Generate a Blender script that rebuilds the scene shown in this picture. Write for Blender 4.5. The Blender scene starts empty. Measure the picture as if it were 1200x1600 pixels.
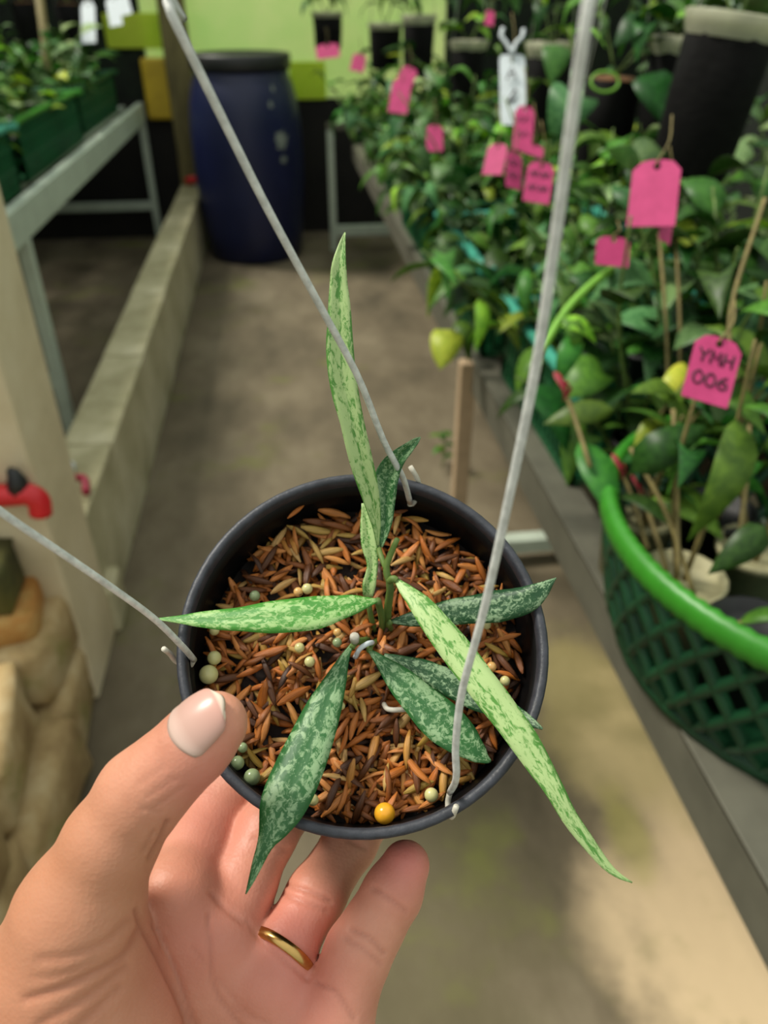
import bpy, bmesh, math, random
import numpy as np
from mathutils import Vector, Matrix, Euler

# ------------------------------------------------------------------ camera, world, light
SC = bpy.context.scene
COL = SC.collection
random.seed(7); RNG = np.random.default_rng(7)
FPX = 1200.0; CAM_H = 1.2
PITCH = math.radians(33.85); YAW = math.radians(7.06)
FW = np.array([math.sin(YAW)*math.cos(PITCH), math.cos(YAW)*math.cos(PITCH), -math.sin(PITCH)])
RT = np.array([math.cos(YAW), -math.sin(YAW), 0.0]); UP = np.cross(RT, FW)
EYE = np.array([0, 0, CAM_H])

cd = bpy.data.cameras.new('camera'); cam = bpy.data.objects.new('camera', cd); COL.objects.link(cam)
cam.matrix_world = Matrix([[RT[0], UP[0], -FW[0], EYE[0]], [RT[1], UP[1], -FW[1], EYE[1]], [RT[2], UP[2], -FW[2], EYE[2]], [0, 0, 0, 1]])
cd.sensor_fit = 'VERTICAL'; cd.sensor_height = 36.0; cd.lens = 27.0
cd.clip_start = 0.01; cd.clip_end = 100
cd.dof.use_dof = True; cd.dof.focus_distance = 0.246; cd.dof.aperture_fstop = 27.0/2.7
SC.camera = cam

wd = bpy.data.worlds.new('overcast_sky'); SC.world = wd; wd.use_nodes = True
bg = wd.node_tree.nodes['Background']; bg.inputs[1].default_value = 0.92
_nt = wd.node_tree; _tc = _nt.nodes.new('ShaderNodeTexCoord'); _sx = _nt.nodes.new('ShaderNodeSeparateXYZ'); _rp = _nt.nodes.new('ShaderNodeValToRGB')
_nt.links.new(_tc.outputs['Generated'], _sx.inputs[0]); _nt.links.new(_sx.outputs[2], _rp.inputs[0]); _nt.links.new(_rp.outputs[0], bg.inputs[0])
_e = _rp.color_ramp.elements; _e[0].position = 0.0; _e[0].color = (.52, .56, .50, 1); _e[1].position = 1.0; _e[1].color = (.95, 1.0, .96, 1)   # overcast: brighter towards the zenith
sd = bpy.data.lights.new('hazy_sun', 'SUN'); sd.energy = 3.3; sd.angle = math.radians(14); sd.color = (1.0, 0.95, 0.84)
sun = bpy.data.objects.new('hazy_sun', sd); COL.objects.link(sun)
sun.rotation_euler = Vector((0.64, -0.30, -1.0)).to_track_quat('-Z', 'Y').to_euler(); sun.location = (0, 0, 6)
SC.view_settings.view_transform = 'Standard'; SC.view_settings.look = 'None'
SC.view_settings.gamma = 1.0; SC.view_settings.use_curve_mapping = False
SC.view_settings.exposure = 0.16
try: SC.cycles.use_denoising = True
except Exception: pass

# ------------------------------------------------------------------ helpers
def ray(x, y): return FW + RT*(x-600)/FPX + UP*(800-y)/FPX
def at(x, y, d): return EYE + ray(x, y)*d                     # a measured sight line at distance d
def onz(x, y, z): r = ray(x, y); return EYE + r*((z-EYE[2])/r[2])
def ony(x, y, v): r = ray(x, y); return EYE + r*(v/r[1])
def pix(P):
    Q = np.asarray(P)-EYE; d = Q@FW
    return 600+FPX*(Q@RT)/d, 800-FPX*(Q@UP)/d, d
def nrm(v): v = np.asarray(v, float); return v/np.linalg.norm(v)

WL = {}
def mesh_data(name, V, Fc, mat, smooth=True, uv=None):
    me = bpy.data.meshes.new(name)
    me.from_pydata([tuple(map(float, v)) for v in V], [], [tuple(int(i) for i in f) for f in Fc]); me.update()
    if smooth: me.polygons.foreach_set('use_smooth', [True]*len(me.polygons))
    if mat: me.materials.append(M[mat] if isinstance(mat, str) else mat)
    if uv is not None:
        l = me.uv_layers.new(name='UVMap'); idx = np.zeros(len(me.loops), int); me.loops.foreach_get('vertex_index', idx)
        l.data.foreach_set('uv', np.asarray(uv, np.float32)[idx].ravel())
    return me
def put(name, me, loc, parent=None, rot=None, scale=None):
    o = bpy.data.objects.new(name, me); COL.objects.link(o)
    loc = np.asarray(loc, float); WL[o.name] = loc
    if parent is not None: o.parent = parent; loc = loc-WL[parent.name]
    o.location = tuple(loc)
    if rot is not None: o.rotation_euler = rot
    if scale is not None: o.scale = scale if hasattr(scale, '__len__') else (scale,)*3
    return o
def mk(name, V, Fc, mat, parent=None, smooth=True, uv=None):
    V = np.asarray(V, float); c = (V.min(0)+V.max(0))/2; c[2] = V[:, 2].min()
    return put(name, mesh_data(name, V-c, Fc, mat, smooth, uv), c, parent)
def empty(name, loc):
    o = bpy.data.objects.new(name, None); COL.objects.link(o); o.empty_display_size = 0.05
    o.location = tuple(map(float, loc)); WL[o.name] = np.asarray(loc, float); return o
def tag(o, label, cat, group=None, kind=None):
    o['label'] = label; o['category'] = cat
    if group: o['group'] = group
    if kind: o['kind'] = kind
    return o
def struct(o, label=None, cat=None):
    o['kind'] = 'structure'
    if label: o['label'] = label
    if cat: o['category'] = cat
    return o
def bevel(o, w, seg=2):
    m = o.modifiers.new('bevel', 'BEVEL'); m.width = w; m.segments = seg; m.limit_method = 'ANGLE'; return o
def box_vf(x0, x1, y0, y1, z0, z1):
    V = [(x, y, z) for z in (z0, z1) for y in (y0, y1) for x in (x0, x1)]
    return V, [(0, 2, 3, 1), (4, 5, 7, 6), (0, 1, 5, 4), (2, 6, 7, 3), (0, 4, 6, 2), (1, 3, 7, 5)]
def box(name, x0, x1, y0, y1, z0, z1, mat, parent=None, bw=0.004):
    o = mk(name, *box_vf(x0, x1, y0, y1, z0, z1), mat, parent, smooth=False)
    if bw: bevel(o, bw)
    return o
def frame_along(P):
    P = np.asarray(P, float); T = np.gradient(P, axis=0); T /= np.linalg.norm(T, axis=1)[:, None]+1e-12
    ref = np.array([0, 0, 1.0]) if abs(T[0][2]) < .9 else np.array([1.0, 0, 0])
    N = []; n = nrm(np.cross(T[0], ref))
    for t in T:
        n = nrm(n-t*(n@t)); N.append(n)
    N = np.array(N); return T, N, np.cross(T, N)
def tube_vf(P, r, seg=8, cap=True):
    P = np.asarray(P, float); r = np.broadcast_to(np.asarray(r, float), (len(P),)); T, N, B = frame_along(P)
    a = np.linspace(0, 2*math.pi, seg, endpoint=False); V = []; Fc = []
    for i in range(len(P)):
        for t in a: V.append(P[i]+r[i]*(math.cos(t)*N[i]+math.sin(t)*B[i]))
    for i in range(len(P)-1):
        for j in range(seg):
            k = (j+1) % seg; Fc.append((i*seg+j, i*seg+k, (i+1)*seg+k, (i+1)*seg+j))
    if cap: Fc.append(tuple(range(seg))[::-1]); Fc.append(tuple((len(P)-1)*seg+j for j in range(seg)))
    return V, Fc
def tube(name, P, r, mat, parent=None, seg=8): return mk(name, *tube_vf(P, r, seg), mat, parent)
def spline(P, n=24):
    P = np.asarray(P, float); m = len(P)
    if m == 2: return P[0]+(P[1]-P[0])*np.linspace(0, 1, n)[:, None]
    Q = np.vstack([2*P[0]-P[1], P, 2*P[-1]-P[-2]]); out = []
    for s in np.linspace(0, m-1, n):
        i = min(int(s), m-2); t = s-i; a, b, c, d = Q[i:i+4]
        out.append(.5*((2*b)+(-a+c)*t+(2*a-5*b+4*c-d)*t*t+(-a+3*b-3*c+d)*t**3))
    return np.array(out)
def lathe_vf(prof, seg=32, axis=(0, 0, 1), org=(0, 0, 0)):
    """profile of (radius, height); closed where the radius is 0"""
    ax = nrm(axis); u = nrm(np.cross(ax, [0, 1, 0] if abs(ax[1]) < .9 else [1, 0, 0])); v = np.cross(ax, u); V = []; Fc = []
    for r, h in prof:
        for j in range(seg):
            t = 2*math.pi*j/seg; V.append(np.asarray(org)+ax*h+r*(math.cos(t)*u+math.sin(t)*v))
    for i in range(len(prof)-1):
        for j in range(seg):
            k = (j+1) % seg; Fc.append((i*seg+j, i*seg+k, (i+1)*seg+k, (i+1)*seg+j))
    return V, Fc
def lathe(name, prof, mat, parent=None, seg=32, axis=(0, 0, 1), org=(0, 0, 0)): return mk(name, *lathe_vf(prof, seg, axis, org), mat, parent)
def joinvf(parts):
    V = []; Fc = []
    for v, f in parts:
        b = len(V); V += [tuple(x) for x in v]; Fc += [tuple(i+b for i in q) for q in f]
    return V, Fc

# ------------------------------------------------------------------ materials
M = {}
def newmat(name):
    m = bpy.data.materials.new(name); m.use_nodes = True; M[name] = m
    nt = m.node_tree; return m, nt, nt.nodes['Principled BSDF']
def N_(nt, t, **kw):
    n = nt.nodes.new(t)
    for k, v in kw.items():
        if k in n.inputs.keys(): n.inputs[k].default_value = v
        else: setattr(n, k, v)
    return n
def s2l(c): return tuple(((x/255)/12.92 if x/255 <= .04045 else ((x/255+.055)/1.055)**2.4) for x in c)+(1,)
def plain(name, rgb, rough=.5, metal=0, vary=0.12, scale=30, bump=0.0, trans=0.0, rgb2=None, coords='Object', spec=.5, detail=4, objvar=0.0, stretch=None, thr=(.35, .65)):
    m, nt, b = newmat(name); L = nt.links.new
    tc = N_(nt, 'ShaderNodeTexCoord'); no = N_(nt, 'ShaderNodeTexNoise', Scale=scale, Detail=detail, Roughness=.6)
    if stretch:
        mp = N_(nt, 'ShaderNodeMapping', Scale=stretch); L(tc.outputs[coords], mp.inputs[0]); L(mp.outputs[0], no.inputs['Vector'])
    else: L(tc.outputs[coords], no.inputs['Vector'])
    rp = N_(nt, 'ShaderNodeValToRGB'); c = s2l(rgb); c2 = s2l(rgb2) if rgb2 else tuple(x*(1-vary*2) for x in c[:3])+(1,)
    rp.color_ramp.elements[0].color = c2; rp.color_ramp.elements[1].color = c
    rp.color_ramp.elements[0].position = thr[0]; rp.color_ramp.elements[1].position = thr[1]
    L(no.outputs[0], rp.inputs[0]); src = rp.outputs[0]
    if objvar:
        oi = N_(nt, 'ShaderNodeObjectInfo'); hs = N_(nt, 'ShaderNodeHueSaturation')
        mr = N_(nt, 'ShaderNodeMapRange'); mr.inputs[3].default_value = 1-objvar; mr.inputs[4].default_value = 1+objvar
        L(oi.outputs['Random'], mr.inputs[0]); L(mr.outputs[0], hs.inputs['Value'])
        m2 = N_(nt, 'ShaderNodeMapRange'); m2.inputs[3].default_value = .5-.035*objvar/.3; m2.inputs[4].default_value = .5+.03*objvar/.3
        ml = N_(nt, 'ShaderNodeMath', operation='FRACT'); mm = N_(nt, 'ShaderNodeMath', operation='MULTIPLY'); mm.inputs[1].default_value = 7.31
        L(oi.outputs['Random'], mm.inputs[0]); L(mm.outputs[0], ml.inputs[0]); L(ml.outputs[0], m2.inputs[0]); L(m2.outputs[0], hs.inputs['Hue'])
        L(src, hs.inputs['Color']); src = hs.outputs[0]
    L(src, b.inputs['Base Color'])
    b.inputs['Roughness'].default_value = rough; b.inputs['Metallic'].default_value = metal
    b.inputs['Specular IOR Level'].default_value = spec
    if bump:
        bp = N_(nt, 'ShaderNodeBump', Strength=bump, Distance=.002); L(no.outputs[0], bp.inputs['Height']); L(bp.outputs[0], b.inputs['Normal'])
    if trans:
        tr = N_(nt, 'ShaderNodeBsdfTranslucent'); mx = N_(nt, 'ShaderNodeMixShader'); mx.inputs[0].default_value = trans
        L(src, tr.inputs[0]); L(b.outputs[0], mx.inputs[1]); L(tr.outputs[0], mx.inputs[2]); L(mx.outputs[0], nt.nodes['Material Output'].inputs[0])
    return m

def concrete(name, cols, scale, moss=None, mossamt=.62, rough=.85, patch=None, sx=(1, 1, 1)):
    m, nt, b = newmat(name); L = nt.links.new
    tc = N_(nt, 'ShaderNodeTexCoord'); mp = N_(nt, 'ShaderNodeMapping', Scale=sx); L(tc.outputs['Object'], mp.inputs[0])
    n1 = N_(nt, 'ShaderNodeTexNoise', Scale=scale, Detail=6, Roughness=.62); L(mp.outputs[0], n1.inputs['Vector'])
    rp = N_(nt, 'ShaderNodeValToRGB'); e = rp.color_ramp.elements
    e[0].position = .3; e[0].color = s2l(cols[0]); e[1].position = .72; e[1].color = s2l(cols[2]); x = e.new(.5); x.color = s2l(cols[1])
    L(n1.outputs[0], rp.inputs[0]); src = rp.outputs[0]
    if patch:   # ragged colour patches for painted sunlight, painted shadow and moss: (centre, radii, colour)
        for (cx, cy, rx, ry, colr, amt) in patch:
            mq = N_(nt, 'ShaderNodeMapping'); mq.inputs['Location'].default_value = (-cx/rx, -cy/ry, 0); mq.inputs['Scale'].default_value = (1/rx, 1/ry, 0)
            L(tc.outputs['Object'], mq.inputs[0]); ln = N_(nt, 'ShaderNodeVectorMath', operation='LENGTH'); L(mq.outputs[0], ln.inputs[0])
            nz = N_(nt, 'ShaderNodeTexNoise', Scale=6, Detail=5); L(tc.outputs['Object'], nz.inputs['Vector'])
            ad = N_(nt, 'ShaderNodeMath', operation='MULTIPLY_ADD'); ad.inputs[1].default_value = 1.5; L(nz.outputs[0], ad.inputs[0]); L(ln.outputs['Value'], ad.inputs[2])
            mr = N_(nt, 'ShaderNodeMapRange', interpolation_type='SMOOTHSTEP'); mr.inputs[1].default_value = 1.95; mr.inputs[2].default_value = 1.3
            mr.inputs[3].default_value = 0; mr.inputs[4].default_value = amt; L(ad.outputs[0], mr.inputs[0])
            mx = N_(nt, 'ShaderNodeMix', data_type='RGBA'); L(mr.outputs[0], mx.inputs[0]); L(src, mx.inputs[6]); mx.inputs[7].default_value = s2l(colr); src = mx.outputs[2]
    if moss:
        n2 = N_(nt, 'ShaderNodeTexNoise', Scale=scale*.8, Detail=5, Roughness=.65); mp2 = N_(nt, 'ShaderNodeMapping'); mp2.inputs['Location'].default_value = (3.3, 1.7, .4)
        L(tc.outputs['Object'], mp2.inputs[0]); L(mp2.outputs[0], n2.inputs['Vector'])
        mr = N_(nt, 'ShaderNodeMapRange', interpolation_type='SMOOTHSTEP'); mr.inputs[1].default_value = mossamt-.08; mr.inputs[2].default_value = mossamt+.08; mr.inputs[4].default_value = .75
        L(n2.outputs[0], mr.inputs[0]); mx = N_(nt, 'ShaderNodeMix', data_type='RGBA'); L(mr.outputs[0], mx.inputs[0]); L(src, mx.inputs[6]); mx.inputs[7].default_value = s2l(moss); src = mx.outputs[2]
    L(src, b.inputs['Base Color']); b.inputs['Roughness'].default_value = rough
    n3 = N_(nt, 'ShaderNodeTexNoise', Scale=scale*14, Detail=5); L(tc.outputs['Object'], n3.inputs['Vector'])
    bp = N_(nt, 'ShaderNodeBump', Strength=.35, Distance=.004); L(n3.outputs[0], bp.inputs['Height']); L(bp.outputs[0], b.inputs['Normal'])
    return m

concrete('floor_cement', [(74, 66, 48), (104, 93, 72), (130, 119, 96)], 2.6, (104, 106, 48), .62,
         patch=[(.64, .50, .22, .55, (220, 194, 154), .8), (.57, .98, .16, .3, (150, 138, 84), .6), (.52, .74, .05, .10, (142, 140, 56), .5), (.15, .62, .2, .3, (84, 78, 50), .6)], sx=(1.3, .7, 1))  # painted sunlight at the bench side, a moss spot, painted shadow at walkway centre
concrete('curb_cement', [(150, 142, 106), (184, 176, 140), (212, 204, 172)], 5.0, (128, 128, 72), .66)
concrete('post_cement', [(190, 174, 138), (214, 198, 162), (228, 214, 182)], 4.0, (150, 146, 92), .70)
concrete('stone_tan', [(120, 92, 52), (174, 148, 102), (208, 190, 150)], 7.0, (124, 122, 48), .60)
concrete('stone_moss', [(44, 44, 18), (74, 72, 30), (104, 98, 44)], 12.0, (96, 104, 36), .6)
concrete('stone_orange', [(140, 88, 34), (176, 122, 58), (196, 160, 96)], 14.0, (110, 110, 40), .68)
plain('post_wood', (122, 112, 70), .85, vary=.25, scale=9, bump=.4, stretch=(4, 4, .6))
plain('steel_grey', (106, 104, 90), .55, metal=.2, vary=.12, scale=14, bump=.1)
plain('steel_pale', (196, 208, 190), .5, metal=.1, vary=.08, scale=12, bump=.1)
plain('steel_beige', (186, 160, 128), .6, vary=.1, scale=20)
plain('dark_board', (26, 23, 19), .9, vary=.25, scale=5)
plain('dark_net', (22, 34, 18), .95, vary=.3, scale=14, rgb2=(10, 16, 9))
plain('lime_sheet', (242, 250, 200), .6, vary=.04, scale=2.2, rgb2=(222, 244, 180), trans=.6)
plain('lime_board', (226, 238, 84), .6, vary=.06, scale=4, rgb2=(206, 228, 60), trans=.4)
plain('pale_sheet', (214, 232, 214), .6, vary=.05, scale=2, trans=.5)
plain('yellow_plastic', (208, 176, 40), .5, vary=.15, scale=6)
m, nt, b = newmat('drum_blue'); L = nt.links.new
tc = N_(nt, 'ShaderNodeTexCoord'); no = N_(nt, 'ShaderNodeTexNoise', Scale=5.5, Detail=3); L(tc.outputs['Object'], no.inputs['Vector'])
rp = N_(nt, 'ShaderNodeValToRGB'); rp.color_ramp.elements[0].color = s2l((14, 20, 50)); rp.color_ramp.elements[1].color = s2l((25, 33, 76))
L(no.outputs[0], rp.inputs[0]); L(rp.outputs[0], b.inputs['Base Color']); b.inputs['Roughness'].default_value = .42
plain('drum_lid_black', (38, 38, 38), .45, vary=.1)
plain('scuff_pale', (150, 160, 150), .8, vary=.3, scale=60)
plain('pot_black', (9, 9, 10), .42, vary=.15, scale=60, bump=.06, spec=.25)
plain('pot_rim_black', (58, 60, 68), .5, vary=.2, scale=180, bump=.25)
plain('bag_black', (14, 13, 12), .8, spec=.15, vary=.3, scale=40, bump=.4, stretch=(1, 1, 3))
plain('cup_clear', (206, 206, 178), .3, vary=.12, scale=14, trans=.4)
plain('soil', (34, 22, 15), .9, vary=.3, scale=120, bump=.6)
plain('fiber_brown', (120, 82, 44), .9, vary=.3, scale=70, bump=.6)
plain('wire_grey', (222, 224, 218), .45, metal=0, vary=.15, scale=300, bump=.2)
plain('wire_pale', (206, 200, 184), .5, vary=.1, scale=300)
plain('gold', (212, 172, 104), .25, metal=1.0, vary=.06, scale=200)
plain('tag_pink', (208, 66, 126), .6, vary=.05, scale=40, rgb2=(192, 56, 114), trans=.12)
plain('tag_white', (214, 222, 226), .5, vary=.04, scale=40)
plain('ink', (34, 16, 26), .6, vary=.0)
plain('basket_green', (62, 148, 40), .38, vary=.1, scale=30, trans=.2)
plain('basket_green_shaded', (22, 76, 44), .42, vary=.2, scale=16, rgb2=(14, 52, 30), trans=.1)  # darker copy of the rim green: the wall's shade is put into the colour
plain('basket_dark', (26, 98, 56), .42, vary=.15, scale=20, trans=.15)
plain('basket_teal', (74, 176, 150), .42, vary=.12, scale=20, trans=.2)
plain('smallpot_beige', (176, 170, 130), .6, vary=.15, scale=30)
plain('smallpot_black', (30, 30, 30), .5, vary=.15, scale=30)
plain('red_plastic', (222, 36, 44), .4, vary=.1, scale=30)
plain('crimson', (170, 34, 64), .5, vary=.2, scale=60)
plain('red_flower', (150, 30, 44), .6, vary=.2, scale=60)
plain('stem_tan', (134, 120, 70), .7, vary=.2, scale=60)
plain('stem_green', (104, 130, 58), .6, vary=.2, scale=60)
plain('stem_bright', (122, 180, 58), .5, vary=.1, scale=60)
for nm, c, c2 in (('leaf_deep', (62, 110, 42), (40, 80, 30)), ('leaf_mid', (100, 154, 54), (70, 122, 42)), ('leaf_bright', (172, 208, 66), (132, 182, 56)),
                  ('leaf_cool', (122, 166, 104), (80, 128, 72)), ('leaf_lime', (212, 228, 84), (178, 210, 66)), ('leaf_pale', (188, 212, 150), (142, 180, 112))):
    plain(nm, c, .42, vary=.1, scale=9, rgb2=c2, trans=.38, objvar=.32, spec=.4)

def hoya(name, dark, mid, silver, amount):
    m, nt, b = newmat(name); L = nt.links.new
    uv = N_(nt, 'ShaderNodeUVMap'); oi = N_(nt, 'ShaderNodeObjectInfo')
    of = N_(nt, 'ShaderNodeVectorMath', operation='ADD'); L(uv.outputs[0], of.inputs[0]); L(oi.outputs['Location'], of.inputs[1])
    mp = N_(nt, 'ShaderNodeMapping', Scale=(7.5, 40.0, 1)); L(of.outputs[0], mp.inputs[0])
    n1 = N_(nt, 'ShaderNodeTexNoise', Scale=1.0, Detail=9, Roughness=.74, Distortion=.6); L(mp.outputs[0], n1.inputs['Vector'])
    mp2 = N_(nt, 'ShaderNodeMapping', Scale=(1.6, 7.0, 1)); L(of.outputs[0], mp2.inputs[0])
    n2 = N_(nt, 'ShaderNodeTexNoise', Scale=1.0, Detail=3); L(mp2.outputs[0], n2.inputs['Vector'])
    sx = N_(nt, 'ShaderNodeSeparateXYZ'); L(uv.outputs[0], sx.inputs[0])
    # distance from the midrib, 0..1
    a = N_(nt, 'ShaderNodeMath', operation='MULTIPLY_ADD'); a.inputs[1].default_value = 2; a.inputs[2].default_value = -1; L(sx.outputs[0], a.inputs[0])
    ab = N_(nt, 'ShaderNodeMath', operation='ABSOLUTE'); L(a.outputs[0], ab.inputs[0])
    rib = N_(nt, 'ShaderNodeMapRange', interpolation_type='SMOOTHSTEP'); rib.inputs[1].default_value = .02; rib.inputs[2].default_value = .2; L(ab.outputs[0], rib.inputs[0])
    edge = N_(nt, 'ShaderNodeMapRange', interpolation_type='SMOOTHSTEP'); edge.inputs[1].default_value = 1.0; edge.inputs[2].default_value = .82; L(ab.outputs[0], edge.inputs[0])
    s1 = N_(nt, 'ShaderNodeMath', operation='MULTIPLY_ADD'); s1.inputs[1].default_value = .55; L(n2.outputs[0], s1.inputs[0]); L(n1.outputs[0], s1.inputs[2])
    s2 = N_(nt, 'ShaderNodeMath', operation='MULTIPLY_ADD'); s2.inputs[1].default_value = .05; L(rib.outputs[0], s2.inputs[0]); L(s1.outputs[0], s2.inputs[2])
    s3 = N_(nt, 'ShaderNodeMath', operation='MULTIPLY_ADD'); s3.inputs[1].default_value = .10; L(edge.outputs[0], s3.inputs[0]); L(s2.outputs[0], s3.inputs[2])
    thr = .93-.22*(amount-.5)*2
    mr = N_(nt, 'ShaderNodeMapRange', interpolation_type='SMOOTHSTEP'); mr.inputs[1].default_value = thr-.06; mr.inputs[2].default_value = thr+.06; L(s3.outputs[0], mr.inputs[0])
    mxa = N_(nt, 'ShaderNodeMix', data_type='RGBA'); L(n2.outputs[0], mxa.inputs[0]); mxa.inputs[6].default_value = s2l(dark); mxa.inputs[7].default_value = s2l(mid)
    mxb = N_(nt, 'ShaderNodeMix', data_type='RGBA'); L(mr.outputs[0], mxb.inputs[0]); L(mxa.outputs[2], mxb.inputs[6]); mxb.inputs[7].default_value = s2l(silver)
    L(mxb.outputs[2], b.inputs['Base Color']); b.inputs['Roughness'].default_value = .38; b.inputs['Specular IOR Level'].default_value = .5
    bp = N_(nt, 'ShaderNodeBump', Strength=.25, Distance=.0006); L(n1.outputs[0], bp.inputs['Height']); L(bp.outputs[0], b.inputs['Normal'])
    tr = N_(nt, 'ShaderNodeBsdfTranslucent'); ms = N_(nt, 'ShaderNodeMixShader'); ms.inputs[0].default_value = .16
    L(mxb.outputs[2], tr.inputs[0]); L(b.outputs[0], ms.inputs[1]); L(tr.outputs[0], ms.inputs[2]); L(ms.outputs[0], nt.nodes['Material Output'].inputs[0])
hoya('hoya_pale', (70, 132, 50), (106, 164, 68), (180, 206, 138), .64)
hoya('hoya_green', (50, 124, 42), (88, 164, 56), (164, 200, 128), .50)
hoya('hoya_dark', (22, 62, 34), (40, 92, 46), (146, 174, 134), .45)
hoya('hoya_mid', (30, 82, 40), (58, 120, 56), (142, 174, 128), .47)

# rice husk: random tone for each grain, fine ridges along it
m, nt, b = newmat('husk'); L = nt.links.new
oi = N_(nt, 'ShaderNodeObjectInfo'); ge = N_(nt, 'ShaderNodeNewGeometry'); ad = N_(nt, 'ShaderNodeMath', operation='ADD'); fr = N_(nt, 'ShaderNodeMath', operation='FRACT')
sc_ = N_(nt, 'ShaderNodeSeparateColor'); mu_ = N_(nt, 'ShaderNodeMath', operation='MULTIPLY'); L(oi.outputs['Color'], sc_.inputs[0]); L(ge.outputs['Random Per Island'], mu_.inputs[0]); L(sc_.outputs[1], mu_.inputs[1])
L(sc_.outputs[0], ad.inputs[0]); L(mu_.outputs[0], ad.inputs[1]); L(ad.outputs[0], fr.inputs[0])
rp = N_(nt, 'ShaderNodeValToRGB'); e = rp.color_ramp.elements; e[0].position = 0; e[0].color = s2l((58, 34, 20)); e[1].position = 1; e[1].color = s2l((206, 164, 112))
for p, c in ((.15, (104, 62, 36)), (.35, (158, 96, 54)), (.55, (190, 116, 66)), (.75, (206, 140, 88)), (.88, (176, 144, 76))):
    x = e.new(p); x.color = s2l(c)
L(fr.outputs[0], rp.inputs[0]); uv = N_(nt, 'ShaderNodeUVMap'); mp = N_(nt, 'ShaderNodeMapping', Scale=(16, 1.5, 1)); L(uv.outputs[0], mp.inputs[0])
no = N_(nt, 'ShaderNodeTexNoise', Scale=1, Detail=3); L(mp.outputs[0], no.inputs['Vector'])
hs = N_(nt, 'ShaderNodeHueSaturation', Saturation=1.08); mr = N_(nt, 'ShaderNodeMapRange'); mr.inputs[1].default_value = .3; mr.inputs[2].default_value = .7; mr.inputs[3].default_value = .62; mr.inputs[4].default_value = 1.25
L(no.outputs[0], mr.inputs[0]); L(mr.outputs[0], hs.inputs['Value']); L(rp.outputs[0], hs.inputs['Color']); L(hs.outputs[0], b.inputs['Base Color'])
bp = N_(nt, 'ShaderNodeBump', Strength=.6, Distance=.0006); L(no.outputs[0], bp.inputs['Height']); L(bp.outputs[0], b.inputs['Normal']); b.inputs['Roughness'].default_value = .42
# resin beads
for nm, c in (('bead_cream', (206, 200, 140)), ('bead_green', (142, 158, 116)), ('bead_orange', (236, 170, 42)), ('bead_tan', (214, 170, 104))):
    m, nt, b = newmat(nm); b.inputs['Base Color'].default_value = s2l(c); b.inputs['Roughness'].default_value = .22
    b.inputs['Subsurface Weight'].default_value = .35; b.inputs['Subsurface Scale'].default_value = .002; b.inputs['Subsurface Radius'].default_value = (1, .9, .6)
    nt2 = nt; no = N_(nt, 'ShaderNodeTexNoise', Scale=400, Detail=3); tc = N_(nt, 'ShaderNodeTexCoord'); nt.links.new(tc.outputs['Object'], no.inputs['Vector'])
    hs = N_(nt, 'ShaderNodeHueSaturation', Color=s2l(c)); mr = N_(nt, 'ShaderNodeMapRange'); mr.inputs[3].default_value = .8; mr.inputs[4].default_value = 1.15
    nt.links.new(no.outputs[0], mr.inputs[0]); nt.links.new(mr.outputs[0], hs.inputs['Value']); nt.links.new(hs.outputs[0], b.inputs['Base Color'])
# skin and nail
m, nt, b = newmat('skin'); L = nt.links.new
tc = N_(nt, 'ShaderNodeTexCoord'); n1 = N_(nt, 'ShaderNodeTexNoise', Scale=55, Detail=5, Roughness=.6); L(tc.outputs['Object'], n1.inputs['Vector'])
rp = N_(nt, 'ShaderNodeValToRGB'); e = rp.color_ramp.elements; e[0].position = .3; e[0].color = s2l((198, 134, 108)); e[1].position = .7; e[1].color = s2l((216, 154, 128)); L(n1.outputs[0], rp.inputs[0])
at_ = N_(nt, 'ShaderNodeAttribute', attribute_name='tone'); sp = N_(nt, 'ShaderNodeSeparateColor'); L(at_.outputs['Color'], sp.inputs[0])
mx = N_(nt, 'ShaderNodeMix', data_type='RGBA'); L(sp.outputs[0], mx.inputs[0]); L(rp.outputs[0], mx.inputs[6]); mx.inputs[7].default_value = s2l((214, 128, 116))
mx2 = N_(nt, 'ShaderNodeMix', data_type='RGBA'); L(sp.outputs[1], mx2.inputs[0]); L(mx.outputs[2], mx2.inputs[6]); mx2.inputs[7].default_value = s2l((182, 126, 92))
mx3 = N_(nt, 'ShaderNodeMix', data_type='RGBA'); L(sp.outputs[2], mx3.inputs[0]); L(mx2.outputs[2], mx3.inputs[6]); mx3.inputs[7].default_value = s2l((150, 84, 66))
L(mx3.outputs[2], b.inputs['Base Color']); b.inputs['Roughness'].default_value = .48; b.inputs['Specular IOR Level'].default_value = .4
b.inputs['Subsurface Weight'].default_value = .18; b.inputs['Subsurface Radius'].default_value = (1, .35, .2); b.inputs['Subsurface Scale'].default_value = .004
vo = N_(nt, 'ShaderNodeTexVoronoi', Scale=900); L(tc.outputs['Object'], vo.inputs['Vector']); n2 = N_(nt, 'ShaderNodeTexNoise', Scale=260, Detail=5); L(tc.outputs['Object'], n2.inputs['Vector'])
ma = N_(nt, 'ShaderNodeMath', operation='MULTIPLY_ADD'); ma.inputs[1].default_value = .4; L(vo.outputs[0], ma.inputs[0]); L(n2.outputs[0], ma.inputs[2])
bp = N_(nt, 'ShaderNodeBump', Strength=.22, Distance=.0008); L(ma.outputs[0], bp.inputs['Height']); L(bp.outputs[0], b.inputs['Normal'])
m, nt, b = newmat('nail'); b.inputs['Roughness'].default_value = .3
uv = N_(nt, 'ShaderNodeUVMap'); sx = N_(nt, 'ShaderNodeSeparateXYZ'); nt.links.new(uv.outputs[0], sx.inputs[0]); rp = N_(nt, 'ShaderNodeValToRGB'); e = rp.color_ramp.elements
e[0].position = 0; e[0].color = s2l((216, 188, 174)); e[1].position = 1; e[1].color = s2l((228, 206, 188))
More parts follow.
